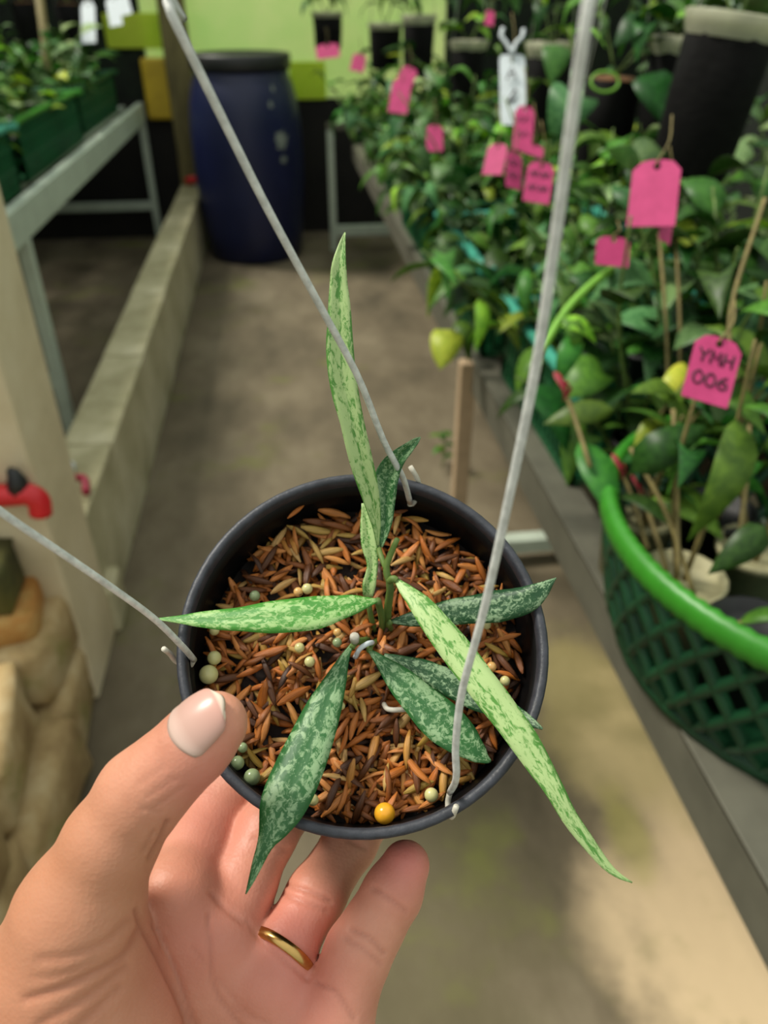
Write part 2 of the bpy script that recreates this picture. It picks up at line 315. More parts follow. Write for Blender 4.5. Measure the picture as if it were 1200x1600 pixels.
for p, c in ((.25, (206, 166, 152)), (.91, (206, 156, 142)), (.96, (232, 210, 190))): x = e.new(p); x.color = s2l(c)
nt.links.new(sx.outputs[1], rp.inputs[0]); nt.links.new(rp.outputs[0], b.inputs['Base Color'])
# ------------------------------------------------------------------ the greenhouse shell
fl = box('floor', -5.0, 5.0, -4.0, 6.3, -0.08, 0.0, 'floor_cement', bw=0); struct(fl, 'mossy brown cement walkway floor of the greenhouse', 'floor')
# object coordinates of the floor start at its centre: shift so that the patch coordinates are world metres
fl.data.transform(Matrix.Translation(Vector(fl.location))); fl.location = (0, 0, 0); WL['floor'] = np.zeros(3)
wb = box('wall_back', -3.0, 2.6, 4.90, 4.96, 0.0, 0.725, 'dark_board', bw=0); struct(wb, 'dark lower boarding of the back wall behind the drum', 'wall')
box('upper_sheet', -.68, .95, 4.91, 4.92, 0.725, 2.3, 'lime_sheet', wb, bw=0)['label'] = 'pale lime translucent sheet lit from outside'
box('net_panel', -3.0, -.68, 4.91, 4.92, 0.725, 2.3, 'dark_net', wb, bw=0); box('net_panel', .95, 2.6, 4.91, 4.92, 0.725, 2.3, 'dark_net', wb, bw=0)
wr = box('wall_right', 2.3, 2.36, -0.6, 4.9, 0.0, 1.08, 'dark_net', bw=0); struct(wr, 'dark shade netting along the right side', 'wall')
box('upper_sheet', 2.31, 2.32, -0.6, 4.9, 1.08, 2.3, 'pale_sheet', wr, bw=0)['label'] = 'pale translucent sheet'
wl = box('wall_left', -2.6, -2.54, -0.6, 4.9, 0.0, 1.9, 'dark_net', bw=0); struct(wl, 'dark shade netting behind the left bench', 'wall')

# low cement curb beside the walkway: cast lengths with joints
curb = empty('trim_1', (-.515, 3.0, 0)); struct(curb, 'low mossy cement curb running along the walkway', 'curb')
ys = [1.32, 1.72, 2.28, 2.86, 3.45, 4.05, 4.45, 4.88]
for i in range(len(ys)-1):
    j = .003*random.uniform(-1, 1)
    box('curb_block', -.578+j, -.455+j, ys[i]+.003, ys[i+1]-.003, 0, .30+.004*random.uniform(-1, 1), 'curb_cement', curb, bw=.007)
# rough field stones that carry the curb on towards the viewer
def stone(name, c, s, mat, parent, seed, rz=0):
    rng = np.random.default_rng(seed); bm = bmesh.new(); bmesh.ops.create_cube(bm, size=1.0)
    bmesh.ops.bevel(bm, geom=bm.edges[:], offset=.16, segments=2, affect='EDGES', profile=.6)
    V = np.array([v.co[:] for v in bm.verts]); Fc = [[v.index for v in f.verts] for f in bm.faces]; bm.free()
    V = V*np.asarray(s)+rng.normal(size=V.shape)*min(s)*.025; c_, s_ = math.cos(rz), math.sin(rz)
    V = V@np.array([[c_, s_, 0], [-s_, c_, 0], [0, 0, 1]])+np.asarray(c)
    return mk(name, V, Fc, mat, parent)
stones = empty('trim_2', (-.55, .9, 0)); struct(stones, 'rough tan field stones stacked at the near end of the curb', 'stone wall')
for k, (c, s, mt, rz) in enumerate([((-.535, 1.13, .075), (.17, .30, .15), 'stone_tan', .05), ((-.55, 1.14, .215), (.19, .27, .13), 'stone_tan', -.06), ((-.56, 1.13, .30), (.15, .20, .06), 'stone_orange', .2),
                                 ((-.60, 1.10, .375), (.20, .11, .10), 'stone_moss', .1), ((-.53, .86, .08), (.20, .27, .16), 'stone_tan', -.1), ((-.56, .86, .22), (.18, .26, .13), 'stone_tan', .12), ((-.53, .60, .09), (.19, .26, .18), 'stone_tan', .1),
                                 ((-.55, .60, .235), (.2, .24, .12), 'stone_tan', -.05), ((-.70, 1.0, .1), (.16, .3, .2), 'stone_tan', .1), ((-.72, .7, .11), (.16, .3, .22), 'stone_tan', -.1)]):
    stone('stone', c, s, mt, stones, 40+k, rz)
post = empty('trim_3', (-.53, 1.42, 0)); struct(post, 'pale square cement post standing at the curb in the left foreground', 'post')
box('shaft', -.62, -.445, 1.16, 1.37, 0, 1.7, 'post_cement', post, bw=.008)
box('footing', -.64, -.43, 1.36, 1.46, 0, .12, 'curb_cement', post, bw=.01)
fp = empty('trim_4', (-.53, 4.84, 0)); struct(fp, 'weathered brown wooden post beside the blue drum', 'post')
box('shaft', -.575, -.44, 4.80, 4.895, 0, 2.0, 'post_wood', fp, bw=.01)

# ------------------------------------------------------------------ right bench
bench = empty('plant_bench', (.85, 2.4, 0)); tag(bench, 'long grey steel plant bench along the right of the walkway', 'bench')
box('front_rail', .378, .384, .1, 4.40, .485, .555, 'steel_grey', bench, bw=.001)
box('rail_flange', .378, .435, .1, 4.40, .551, .557, 'steel_grey', bench, bw=.001)
box('rear_rail', 1.32, 1.38, .1, 4.40, .49, .555, 'steel_grey', bench)
for k in range(7): box('slat', .47+k*.125, .545+k*.125, .1, 4.40, .545, .557, 'steel_grey', bench, bw=.002)
for y in (.35, 1.50):
    if y > 1: box('leg', .352, .386, y, y+.035, 0, .55, 'steel_beige' if y < 2 else 'steel_grey', bench, bw=.003)
    box('leg', 1.33, 1.365, y, y+.035, 0, .55, 'steel_grey', bench, bw=.003)
    if y > 1: box('lower_brace', .386, 1.33, y, y+.04, .03, .07, 'steel_pale', bench, bw=.003)
    box('upper_brace', .384, 1.33, y, y+.03, .50, .54, 'steel_grey', bench, bw=.003)
ef = empty('bench_end_frame', (.3, 4.46, 0)); tag(ef, 'pale grey steel leg frame at the far end of the right bench', 'leg frame')
box('leg', .25, .285, 4.45, 4.485, 0, .62, 'steel_pale', ef, bw=.003); box('leg', 1.2, 1.235, 4.45, 4.485, 0, .62, 'steel_grey', ef, bw=.003)
box('lower_brace', .285, 1.2, 4.45, 4.485, .08, .135, 'steel_pale', ef, bw=.003); box('top_rail', .25, 1.235, 4.45, 4.485, .62, .655, 'steel_grey', ef, bw=.003)

# ------------------------------------------------------------------ left bench
lb = empty('plant_bench', (-1.3, 3.6, 0)); tag(lb, 'pale green-grey metal plant bench on the left behind the curb', 'bench')
box('front_rail', -.755, -.72, 1.3, 4.82, .63, .725, 'steel_pale', lb)
box('rear_rail', -1.85, -1.81, 1.3, 4.82, .63, .715, 'steel_pale', lb)
for k in range(7): box('slat', -1.78+k*.145, -1.69+k*.145, 1.3, 4.82, .69, .71, 'steel_pale', lb, bw=.002)
for y in (2.32, 4.77):
    for x in (-.755, -1.85): box('leg', x, x+.035, y, y+.035, 0, .63, 'steel_pale', lb, bw=.003)
    box('lower_brace', -1.815, -.755, y, y+.035, .18, .225, 'steel_pale', lb, bw=.003)

# ------------------------------------------------------------------ drum
dc = ony(389, 250, 4.47); dx = dc[0]
drum = empty('drum', (dx, 4.47, 0)); tag(drum, 'tall navy blue plastic drum with black lid at the end of the walkway', 'drum')
prof = [(0, .0), (.235, 0), (.252, .02), (.270, .16), (.283, .34), (.287, .52), (.283, .66), (.272, .76), (.252, .84), (.236, .875), (.233, .91), (.0, .91)]
lathe('body', [(r, z) for r, z in prof], 'drum_blue', drum, 56, org=(dx, 4.47, 0))
lathe('lid', [(0, .905), (.246, .905), (.25, .915), (.25, .962), (.244, .972), (.21, .972), (.205, .962), (0, .962)], 'drum_lid_black', drum, 56, org=(dx, 4.47, 0))
def decal_patch(px, py, w, h, seed):   # worn pale scuff: a thin ragged skin on the drum wall
    rng = np.random.default_rng(seed); ang = np.linspace(0, 2*math.pi, 16, endpoint=False); V = [];
    base = ony(px, py, 4.23); a0 = math.asin(max(-1, min(1, (base[0]-dx)/.287)))
    def surf(a, z):
        r = np.interp(z, [q[1] for q in prof[2:9]], [q[0] for q in prof[2:9]])+.0015
        return (dx+r*math.sin(a), 4.47-r*math.cos(a), z)
    V.append(surf(a0, base[2]))
    for t in ang:
        k = rng.uniform(.55, 1.1); V.append(surf(a0+w/.287*math.cos(t)*k, base[2]+h*math.sin(t)*k))
    mk('scuff', V, [(0, 1+i, 1+(i+1) % 16) for i in range(16)], 'scuff_pale', drum)
decal_patch(440, 220, .045, .05, 1); decal_patch(432, 139, .014, .018, 2); decal_patch(425, 163, .014, .02, 3); decal_patch(443, 250, .02, .02, 4)

# ------------------------------------------------------------------ small coloured things by the curb and the back wall
r1 = empty('hose_fitting', at(25, 790, 1.28)); tag(r1, 'bright red hose elbow with black knob fixed to the pale post', 'hose fitting')
yf = 1.135
tube('elbow', spline([ony(-40, 775, yf), ony(10, 774, yf), ony(42, 772, yf), ony(60, 782, yf), ony(64, 802, yf)], 16), .019, 'red_plastic', r1, 12)
tube('knob', [ony(28, 768, yf), ony(27, 752, yf), ony(20, 738, yf-.0), ony(12, 733, yf)], [.018, .016, .010, .005], 'drum_lid_black', r1, 10)
tube('bracket', [ony(20, 775, yf), ony(20, 775, yf)+np.array([-.02, .04, 0])], .012, 'drum_lid_black', r1, 8)
r2 = empty('curb_clip', onz(125, 765, .305)); tag(r2, 'small dull red clip with white cap lying on the curb beside the post', 'clip')
c0 = onz(128, 757, .318); tube('handle', spline([c0+np.array([-.02, .03, .0]), c0+np.array([.004, .012, .006]), c0+np.array([.014, -.03, -.004])], 10), .009, 'crimson', r2, 10)
mk('cap', *lathe_vf([(0, 0), (.016, 0), (.018, .012), (.012, .022), (0, .024)], 14, org=tuple(onz(107, 735, .30))), 'tag_white', r2)
r3 = empty('valve', (-.50, 4.76, .30)); tag(r3, 'tiny red tap valve on the far end of the curb', 'valve')
lathe('body', [(0, 0), (.02, 0), (.02, .05), (.012, .06), (0, .06)], 'tag_white', r3, 12, org=(-.475, 4.75, .30)); tube('handle', [(-.535, 4.74, .335), (-.505, 4.73, .347), (-.48, 4.74, .34)], .02, 'red_plastic', r3, 10)
for nm, (x0, x1, y0, y1), Y, mt, lab, cat in (('lime_board', (455, 508, 96, 156), 4.888, 'lime_board', 'bright yellow-green board leaning on the back wall beside the drum', 'board'),
                                          ('lime_board', (168, 250, 20, 76), 4.888, 'lime_board', 'pale lime plastic board behind the left bench plants', 'board'),
                                          ('yellow_sack', (232, 264, 90, 188), 4.86, 'yellow_plastic', 'yellow plastic sack hanging behind the left bench end', 'sack')):
    a = ony(x0, y1, Y); c = ony(x1, y0, Y); t = .04 if 'sack' in nm else .012
    V, Fc = box_vf(a[0], c[0], Y, Y+t, a[2], c[2])
    o = mk(nm, V, Fc, mt, None, False); bevel(o, t*.4); tag(o, lab, cat)

# ------------------------------------------------------------------ leaf templates
def leaf_vf(shape, arch=.18, fold=.10, n=7):
    w = {'lance': lambda t: .15*math.sin(math.pi*t**.8)**.85, 'ovate': lambda t: .27*math.sin(math.pi*t**.62)**.8, 'strap': lambda t: .085*min(1, 6*t)*(1-t**4)**.6,
         'round': lambda t: .40*math.sin(math.pi*t**.72)**.62}[shape]
    V = []; uv = []
    for layer in (0, 1):
        for i in range(n):
            t = i/(n-1); ww = max(w(t), .004); zc = arch*(math.sin(math.pi*t*.75)*.9)-arch*t*t*1.2; off = 0 if layer == 0 else -.014
            for u in (-1, 0, 1): V.append((u*ww, t, zc+fold*abs(u)*ww*1.4+(off if u == 0 else off*.35))); uv.append((u*.5+.5, t))
    Fc = []; q = n*3
    for i in range(n-1):
        for u in (0, 1):
            a = i*3+u; Fc.append((a, a+1, a+4, a+3)); Fc.append((q+a, q+a+3, q+a+4, q+a+1))
        for a, b in ((i*3, i*3+3), (i*3+5, i*3+2)): Fc.append((a, b, q+b, q+a))
    return V, Fc, uv
LT = {}
def leaf_mesh(shape, mat, var=0):
    k = (shape, mat, var)
    if k not in LT:
        V, Fc, uv = leaf_vf(shape, (.12, .26, .42)[var], (.25, .12, .35)[var]); LT[k] = mesh_data('leaf_'+shape, V, Fc, mat, True, uv)
    return LT[k]
def rot_to(d, up=(0, 0, 1), roll=0):
    y = nrm(d); x = np.cross(y, up)
    if np.linalg.norm(x) < 1e-3: x = np.array([1.0, 0, 0])
    x = nrm(x); z = np.cross(x, y); c, s = math.cos(roll), math.sin(roll); x, z = c*x+s*z, c*z-s*x
    return Matrix(((x[0], y[0], z[0]), (x[1], y[1], z[1]), (x[2], y[2], z[2]))).to_euler()
TAG_SPOTS = [(1113, 578, 90, 125, .70), (1022, 302, 90, 125, .93), (957, 393, 66, 62, 1.02), (842, 285, 52, 76, 1.38), (803, 266, 36, 70, 1.42), (774, 249, 42, 58, 1.46), (818, 205, 40, 84, 1.5), (679, 216, 30, 48, 2.2), (628, 140, 40, 80, 2.6), (536, 88, 70, 50, 3.5), (801, 130, 46, 140, 1.72)]
def hides_tag(p, d, length):      # foliage is trimmed back where a tag hangs clear of the leaves
    for t in (.15, .5, .9):
        x, y, dd = pix(np.asarray(p)+nrm(d)*length*t); m = .16*length/dd*FPX
        for (tx, ty, w, h, td) in TAG_SPOTS:
            if dd < td+.015 and abs(x-tx) < w/2+m and abs(y-ty) < h/2+m: return True
    return False
def add_leaf(parent, p, d, length, shape, mat, up=(0, 0, 1), roll=0, wide=1.0):
    vr = random.randrange(3)
    if hides_tag(p, d, length): return None
    return put('leaf', leaf_mesh(shape, mat, vr), p, parent, rot_to(d, up, roll), (length*wide, length, length))
def pot_vf(c, r, h, thick=.003): return lathe_vf([(0, 0), (r*.78, 0), (r*.96, h*.9), (r*1.04, h*.9), (r*1.04, h), (r*.95, h), (r*.93, h*.85), (0, h*.85)], 18, org=c)
def plant(loc, hgt, nst, nleaf, ll, shapes, mats, label, group=None, spread=.35, pot=None, cat='plant', droop=0.0, stem='stem_green', lean=(0, 0)):
    z0 = loc[2]; root = empty('potted_plant' if pot else 'bench_plant', loc); tag(root, label, cat, group)
    base = np.asarray(loc, float)
    if pot:
        r, h, pm = pot; po = mk('pot', *pot_vf(tuple(base), r, h), pm, root); mk('soil', *lathe_vf([(0, h*.84), (r*.92, h*.84), (r*.9, h*.8)], 14, org=tuple(base)), 'soil', root); base = base+np.array([0, 0, h*.84])
    for s in range(nst):
        az = random.uniform(0, 2*math.pi); out = random.uniform(.2, 1)*spread*hgt
        b = base+np.array([math.cos(az), math.sin(az), 0])*random.uniform(0, .02)
        tip = base+np.array([math.cos(az)*out+lean[0]*hgt, math.sin(az)*out+lean[1]*hgt, hgt*random.uniform(.75, 1.1)])
        mid = (b+tip)/2+np.array([random.uniform(-.03, .03), random.uniform(-.03, .03), .05*hgt])
        P = spline([b, mid, tip], 9); tube('stem', P, np.linspace(.0032, .0016, 9), stem, root, 6)
        for k in range(nleaf):
            t = .18+.82*(k+random.random()*.7)/nleaf; t = min(t, 1); i = t*8; p = P[int(min(i, 7))]+(P[int(min(i, 7))+1]-P[int(min(i, 7))])*(i-int(min(i, 7)))
            a = az+k*2.4+random.uniform(-.5, .5); el = random.uniform(-.35, .6)-droop
            add_leaf(root, p, (math.cos(a)*math.cos(el), math.sin(a)*math.cos(el), math.sin(el)), ll*random.uniform(.65, 1.15), random.choice(shapes), random.choice(mats), roll=random.uniform(-.5, .5))
    return root

# ------------------------------------------------------------------ baskets
def basket(cx, cy, z0, r0, r1, h, rimmat, wallmat, label, nu=40, nv=5, group=None):
    root = empty('basket', (cx, cy, z0)); tag(root, label, 'basket', group)
    V = []; Fc = []
    for i in range(nv+1):
        t = i/nv; r = r0+(r1-r0)*t**.8 if i else r0*.97
        for j in range(nu):
            a = 2*math.pi*(j+.5*(i % 2))/nu; V.append((cx+r*math.cos(a), cy+r*math.sin(a), z0+.01+t*(h-.02)))
    # diamond mesh of moulded bars
    bars = []
    for i in range(nv):
        for j in range(nu):
            a = V[i*nu+j]; k1 = (i+1)*nu+(j if i % 2 == 0 else (j+1) % nu); k0 = (i+1)*nu+((j-1) % nu if i % 2 == 0 else j)
            for k in (k0, k1):
                p0 = np.array(a); p1 = np.array(V[k]); bars.append(tube_vf([p0, p1], [.0068, .0068], 5, False))
    mk('lattice_wall', *joinvf(bars), wallmat, root)
    lathe('base_plate', [(0, 0), (r0, 0), (r0*1.0, .014), (r0*.97, .014), (r0*.96, .006), (0, .006)], wallmat, root, 40, org=(cx, cy, z0))
    # ribbed rolled rim
    nr = 220; sv = 10; V = []; Fc = []
    for j in range(nr):
        a = 2*math.pi*j/nr; rr = .0125*(1+(.10 if j % 2 else -.04))
        for k in range(sv):
            b = 2*math.pi*k/sv; R = r1+rr*math.cos(b)*.8; V.append((cx+R*math.cos(a), cy+R*math.sin(a), z0+h+rr*1.25*math.sin(b)))
    for j in range(nr):
        for k in range(sv):
            q = (j+1) % nr; l = (k+1) % sv; Fc.append((j*sv+k, q*sv+k, q*sv+l, j*sv+l))
    mk('rim', V, Fc, rimmat, root); return root
def crate(x0, x1, y0, y1, z0, h, mat, label, rimmat, group=None):
    root = empty('basket', ((x0+x1)/2, (y0+y1)/2, z0)); tag(root, label, 'basket', group); bars = []; st = .022
    for (ax, ay, bx, by) in ((x0, y0, x1, y0), (x1, y0, x1, y1), (x1, y1, x0, y1), (x0, y1, x0, y0)):
        n = int(math.hypot(bx-ax, by-ay)/st)
        for i in range(n+1):
            x = ax+(bx-ax)*i/n; y = ay+(by-ay)*i/n; bars.append(box_vf(x-.004, x+.004, y-.004, y+.004, z0, z0+h))
        for zz in (.0, .33, .66):
            bars.append(box_vf(min(ax, bx)-.003, max(ax, bx)+.003, min(ay, by)-.003, max(ay, by)+.003, z0+h*zz, z0+h*zz+.012))
    mk('lattice_wall', *joinvf(bars), mat, root, False); box('base_plate', x0, x1, y0, y1, z0, z0+.006, mat, root, bw=.001)
    rim = spline([(x0, y0+.02, z0+h), (x0, y1-.02, z0+h), (x0+.02, y1, z0+h), (x1-.02, y1, z0+h), (x1, y1-.02, z0+h), (x1, y0+.02, z0+h), (x1-.02, y0, z0+h), (x0+.02, y0, z0+h), (x0, y0+.02, z0+h)], 60)
    tube('rim', rim, .011, rimmat, root, 8); return root
ZB = .558
basket(.592, .60, ZB, .236, .268, .175, 'basket_green', 'basket_green_shaded', 'round green lattice basket with thick bright rim in the right foreground')
crate(.42, .80, 0.99, 1.42, ZB, .15, 'basket_dark', 'aqua-rimmed green plastic basket behind the round one', 'basket_teal')
crate(.86, 1.28, .74, 1.2, ZB, .18, 'basket_teal', 'teal plastic basket at the right edge of the bench', 'basket_teal')
crate(.40, .80, 1.52, 2.0, ZB, .18, 'basket_dark', 'dark green plastic basket halfway along the bench front', 'basket_teal')
crate(.40, .80, 2.12, 2.7, ZB, .18, 'basket_dark', 'dark green plastic basket on the farther part of the bench', 'basket_dark')
crate(.42, .80, 2.85, 3.5, ZB, .18, 'basket_dark', 'dark green plastic basket near the far bench end', 'basket_dark')
ZL = .712
crate(-1.25, -.79, 1.75, 2.6, ZL, .17, 'basket_dark', 'green plastic basket at the near end of the left bench', 'basket_teal')
crate(-1.25, -.80, 2.72, 3.6, ZL, .17, 'basket_dark', 'green plastic basket in the middle of the left bench', 'basket_green')
crate(-1.25, -.82, 3.72, 4.6, ZL, .17, 'basket_dark', 'dark green plastic basket at the far end of the left bench', 'basket_dark')
# ------------------------------------------------------------------ plants on the right bench
G = ['leaf_deep', 'leaf_mid', 'leaf_mid', 'leaf_cool', 'leaf_bright']
def inside(x, y, z): return np.array([x, y, z])
near = [(1065, 905, 'smallpot_beige', 'leggy plant in a beige pot near the basket rim'), (1180, 985, 'smallpot_black', 'bare black pot at the right edge of the round basket'),
        (1185, 860, 'smallpot_beige', 'tan-stemmed plant in a beige pot at the right edge'), (1120, 800, 'smallpot_black', 'plant in a black pot in the middle of the round basket'),
        (1000, 800, 'smallpot_beige', 'plant in a beige pot by the left rim of the round basket')]
near_roots = []
for i, (px, py, pm, lab) in enumerate(near):
    p = onz(px, py, .66); p = np.array([p[0], p[1], ZB+.008])
    near_roots.append(plant(p, (.26, .03, .30, .28, .22)[i], (2, 1, 3, 3, 4)[i], (3, 1, 4, 5, 6)[i], .085, ['lance', 'lance', 'ovate'], ['leaf_deep', 'leaf_mid', 'leaf_mid'], lab, None, .3, (.047, .10, pm), stem='stem_tan'))
def leaf_px(parent, a, b, d0, d1, mat, shape='lance', wide=1.0, roll=0, up=None):
    p = at(*a, d0); q = at(*b, d1); add_leaf(parent, p, q-p, np.linalg.norm(q-p), shape, mat, up=-FW+.4*np.array([0, 0, 1]) if up is None else up, roll=roll, wide=wide)
nr = near_roots
leaf_px(nr[4], (985, 738), (1108, 660), .80, .78, 'leaf_deep', 'ovate', .8)
leaf_px(nr[3], (1150, 655), (1092, 838), .76, .74, 'leaf_mid', 'lance', 1.0)
leaf_px(nr[2], (1197, 822), (1108, 897), .72, .72, 'leaf_deep', 'ovate', .8)
leaf_px(nr[4], (905, 690), (965, 815), .90, .84, 'leaf_mid', 'lance', 1.15)
leaf_px(nr[4], (990, 700), (1045, 640), .90, .92, 'leaf_bright', 'lance', 1.2)
leaf_px(nr[4], (960, 640), (850, 660), .95, .95, 'leaf_mid', 'lance', 1.2)
leaf_px(nr[3], (1040, 630), (1075, 560), .90, .92, 'leaf_lime', 'ovate', .9)
for (pa, pb, pc, d, r_) in (((1060, 900), (1057, 760), (1052, 640), .80, .0045), ((1085, 930), (1040, 800), (985, 700), .80, .0042), ((1150, 880), (1165, 760), (1172, 640), .78, .0045), ((1045, 640), (1040, 500), (1030, 365), .97, .004), ((1165, 640), (1140, 500), (1195, 310), .84, .0042), ((1062, 620), (1062, 500), (1056, 372), .98, .0038)):
    tube('stem', spline([at(*pa, d), at(*pb, d+.01), at(*pc, d+.03)], 14), r_*.62, 'stem_tan', nr[2] if pa[0] > 1100 else nr[0], 7)
# a long runner that arches out over the walkway side, with red new growth
run = empty('bench_plant', at(945, 425, 1.02)); tag(run, 'plant with one bright green runner arching beside the wire', 'plant')
tube('stem', spline([at(975, 410, 1.06), at(930, 440, 1.02), at(885, 485, 1.0), at(845, 550, .98)], 16), .0055, 'stem_bright', run, 8)
for a, b in (((880, 490), (905, 555)), ((870, 505), (935, 530)), ((930, 440), (880, 400)), ((900, 520), (870, 600))): leaf_px(run, a, b, 1.0, .99, random.choice(['leaf_bright', 'leaf_mid']), 'lance', 1.3)
for (px, py, s, lab) in ((872, 590, 1.0, 'red new shoot among the leaves left of the pink tag'), (962, 718, .8, 'dark red bud above the round basket'), (992, 752, .6, 'small red bud over the basket rim')):
    o = empty('red_bud', at(px, py, .9)); tag(o, lab, 'bud')
    for k in range(3):
        p = at(px-6+5*k, py-10+9*k, .9); put('petal', leaf_mesh('lance', 'red_flower', k), p, o, rot_to(at(px+14, py+30, .88)-p, -FW, k*.5), .03*s)
    tube('stalk', spline([at(px+8, py+15, .9), at(px+25, py+60, .89), at(px+50, py+140, .86)], 8), .003, 'stem_tan', o, 6)

kinds = [(['lance', 'ovate'], ['leaf_deep', 'leaf_mid', 'leaf_mid'], .085), (['ovate'], ['leaf_cool', 'leaf_pale', 'leaf_mid'], .075), (['lance'], ['leaf_mid', 'leaf_bright', 'leaf_deep'], .10), (['ovate', 'round'], ['leaf_deep', 'leaf_cool'], .075)]
rows = []
y = .98
while y < 4.25:
    for x in (.50, .60, .74, .94, 1.2): rows.append((x+random.uniform(-.02, .04), y+random.uniform(-.06, .06)))
    y += .21+.012*y
def zone(x, y):
    side = 'at the front' if x < .56 else ('in the second row' if x < .8 else 'at the back')
    yy = 'beside the aqua basket' if y < 1.5 else ('over the halfway basket' if y < 2.1 else ('over the farther basket' if y < 2.8 else ('near the far basket' if y < 3.55 else 'by the bench end')))
    return side+' '+yy
LABS = ['lance-leaved green plant', 'pale cool-green plant', 'long-leaved bright green plant', 'broad dark-leaved plant']
LABS_ = ['lance-leaved green plant in the dense foliage of the right bench', 'pale cool-green plant in the dense foliage of the right bench', 'long-leaved bright green plant in the foliage of the right bench', 'broad dark-leaved plant in the dense foliage of the right bench']
for x, y in rows:
    k = random.randrange(4); sh, mt, ll = kinds[k]
    hgt = random.uniform(.20, .36)+(.06 if x > .8 else 0)
    plant((x, y, ZB+.01), hgt, 3, 7, ll*random.uniform(1.0, 1.4), sh, mt, LABS[k]+' '+zone(x, y)+' on the right bench', 'foliage plants on the right bench', .75, (.05, .10, 'smallpot_black'), lean=(-.28, 0) if x < .57 else (-.1, 0))
for x, y, wh in ((1.0, .62, 'right of the round basket'), (1.12, .4, 'at the lower right frame edge'), (1.2, .9, 'in the right corner of the teal basket'), (.95, .9, 'at the front of the teal basket'), (1.1, .7, 'between the teal basket and the frame edge'), (.88, .95, 'at the left of the teal basket'), (.60, .92, 'behind the middle of the round basket'), (.74, .95, 'behind the lettered pink tag'), (.50, .93, 'behind the left of the round basket')):
    k = random.randrange(4); sh, mt, ll = kinds[k]
    plant((x, y, ZB+.01), random.uniform(.28, .4), 4, 6, ll*1.15, sh, mt, ['tall lance-leaved plant '+wh, 'tall pale-leaved plant '+wh, 'tall long-leaved plant '+wh, 'tall broad-leaved plant '+wh][k], 'tall plants at the right edge', .6, (.05, .10, 'smallpot_black'))
for i, y in enumerate(np.arange(.95, 4.2, .19)):
    k = i % 4; sh, mt, ll = kinds[k]
    plant((.478, y+random.uniform(-.05, .05), ZB+.07), random.uniform(.14, .24), 3, 7, ll*1.2, sh, mt, LABS[k]+' spilling over the bench front '+zone(.6, y)[18:], 'plants spilling over the right bench front', .8, None, droop=.45, lean=(-.38, 0))
# trailing bits over the bench front
tr = empty('bench_plant', at(690, 540, 1.55)); tag(tr, 'plant with yellowed leaf trailing over the bench rail', 'plant')
tube('stem', spline([at(735, 470, 1.72), at(715, 500, 1.62), at(700, 530, 1.55)], 8), .003, 'stem_green', tr, 6)
leaf_px(tr, (702, 515), (688, 575), 1.55, 1.52, 'leaf_lime', 'round', .9); leaf_px(tr, (715, 500), (735, 560), 1.6, 1.58, 'leaf_mid', 'lance', 1.3)
wd_ = empty('weed', onz(690, 700, 0)); tag(wd_, 'little weed with small green leaves by the bench leg', 'weed')
b0 = onz(690, 730, 0); tube('stem', spline([b0, b0+np.array([.01, 0, .06]), b0+np.array([.0, .0, .13])], 6), .002, 'stem_green', wd_, 5)
for k in range(7): a = k*1.9; add_leaf(wd_, b0+np.array([0, 0, .03+.015*k]), (math.cos(a), math.sin(a), .2), .045, 'ovate', 'leaf_mid')

# ------------------------------------------------------------------ hanging pots
def hanging(px, yt, yb, w, d, label, collar=True, lean=0, nleaf=10, group=None, leafmats=None, ll=.10, shapes=('ovate', 'lance')):
    top = at(px, yt, d); bot = at(px+lean, yb, d); r = w/FPX*d/2; h = max(.16, (top[2]-bot[2])*1.0)
    ax = nrm(np.array([ (at(px, yt, d)-at(px+lean, yb, d))@RT*1.0*RT[0], 0, h])); org = np.array([top[0], top[1], top[2]])-ax*h
    root = empty('hanging_pot', org); tag(root, label, 'hanging pot', group)
    pr = [(0, 0), (r*.86, 0), (r*.92, .01), (r*.97, h*.5), (r*1.0, h*.93), (r*.97, h*.935), (r*.93, h*.9), (0, h*.9)]
    V, Fc = lathe_vf(pr, 24, ax, org); rng = np.random.default_rng(int(px)); V = np.array(V); V += rng.normal(size=V.shape)*.0012; mk('pot', V, Fc, 'bag_black', root)
    if collar: mk('collar', *lathe_vf([(r*1.0, h*.88), (r*1.08, h*.95), (r*1.14, h*1.02), (r*1.1, h*1.03), (r*1.02, h*.95), (r*.95, h*.9)], 24, ax, org), 'cup_clear', root)
    mk('filling', *lathe_vf([(0, h*.97), (r*.6, h*.96), (r*.95, h*.93), (r*.9, h*.88)], 18, ax, org), 'fiber_brown', root)
    for k in range(2):
        s = (-1, 1)[k]; tube('hanger_wire', [org+ax*h*.95+RT*s*r*.98, org+ax*(h+.5)+RT*s*.004], .0014, 'wire_grey', root, 5)
    mats = leafmats or ['leaf_mid', 'leaf_deep', 'leaf_bright', 'leaf_cool']
    for s in range(3):
        az = random.uniform(0, 6.28); b = org+ax*h*.97; tip = b+np.array([math.cos(az)*.12, math.sin(az)*.12, random.uniform(-.02, .16)])
        P = spline([b, (b+tip)/2+np.array([0, 0, .05]), tip], 8); tube('stem', P, .0022, 'stem_green', root, 6)
        for k in range(nleaf//3):
            i = 2+int(5*k/max(1, nleaf//3)); a = az+2.3*k; el = random.uniform(-.6, .5)
            add_leaf(root, P[i], (math.cos(a)*math.cos(el), math.sin(a)*math.cos(el), math.sin(el)), ll*random.uniform(.7, 1.1), random.choice(shapes), random.choice(mats), roll=random.uniform(-.4, .4))
    return root
hp8 = hanging(1150, 30, 306, 140, 1.2, 'big black hanging pot tilted at the top right corner', True, -32, 9)
hp7 = hanging(1070, 62, 272, 98, 1.56, 'black hanging pot with a clear collar half behind the big tilted one', True, -8, 15)
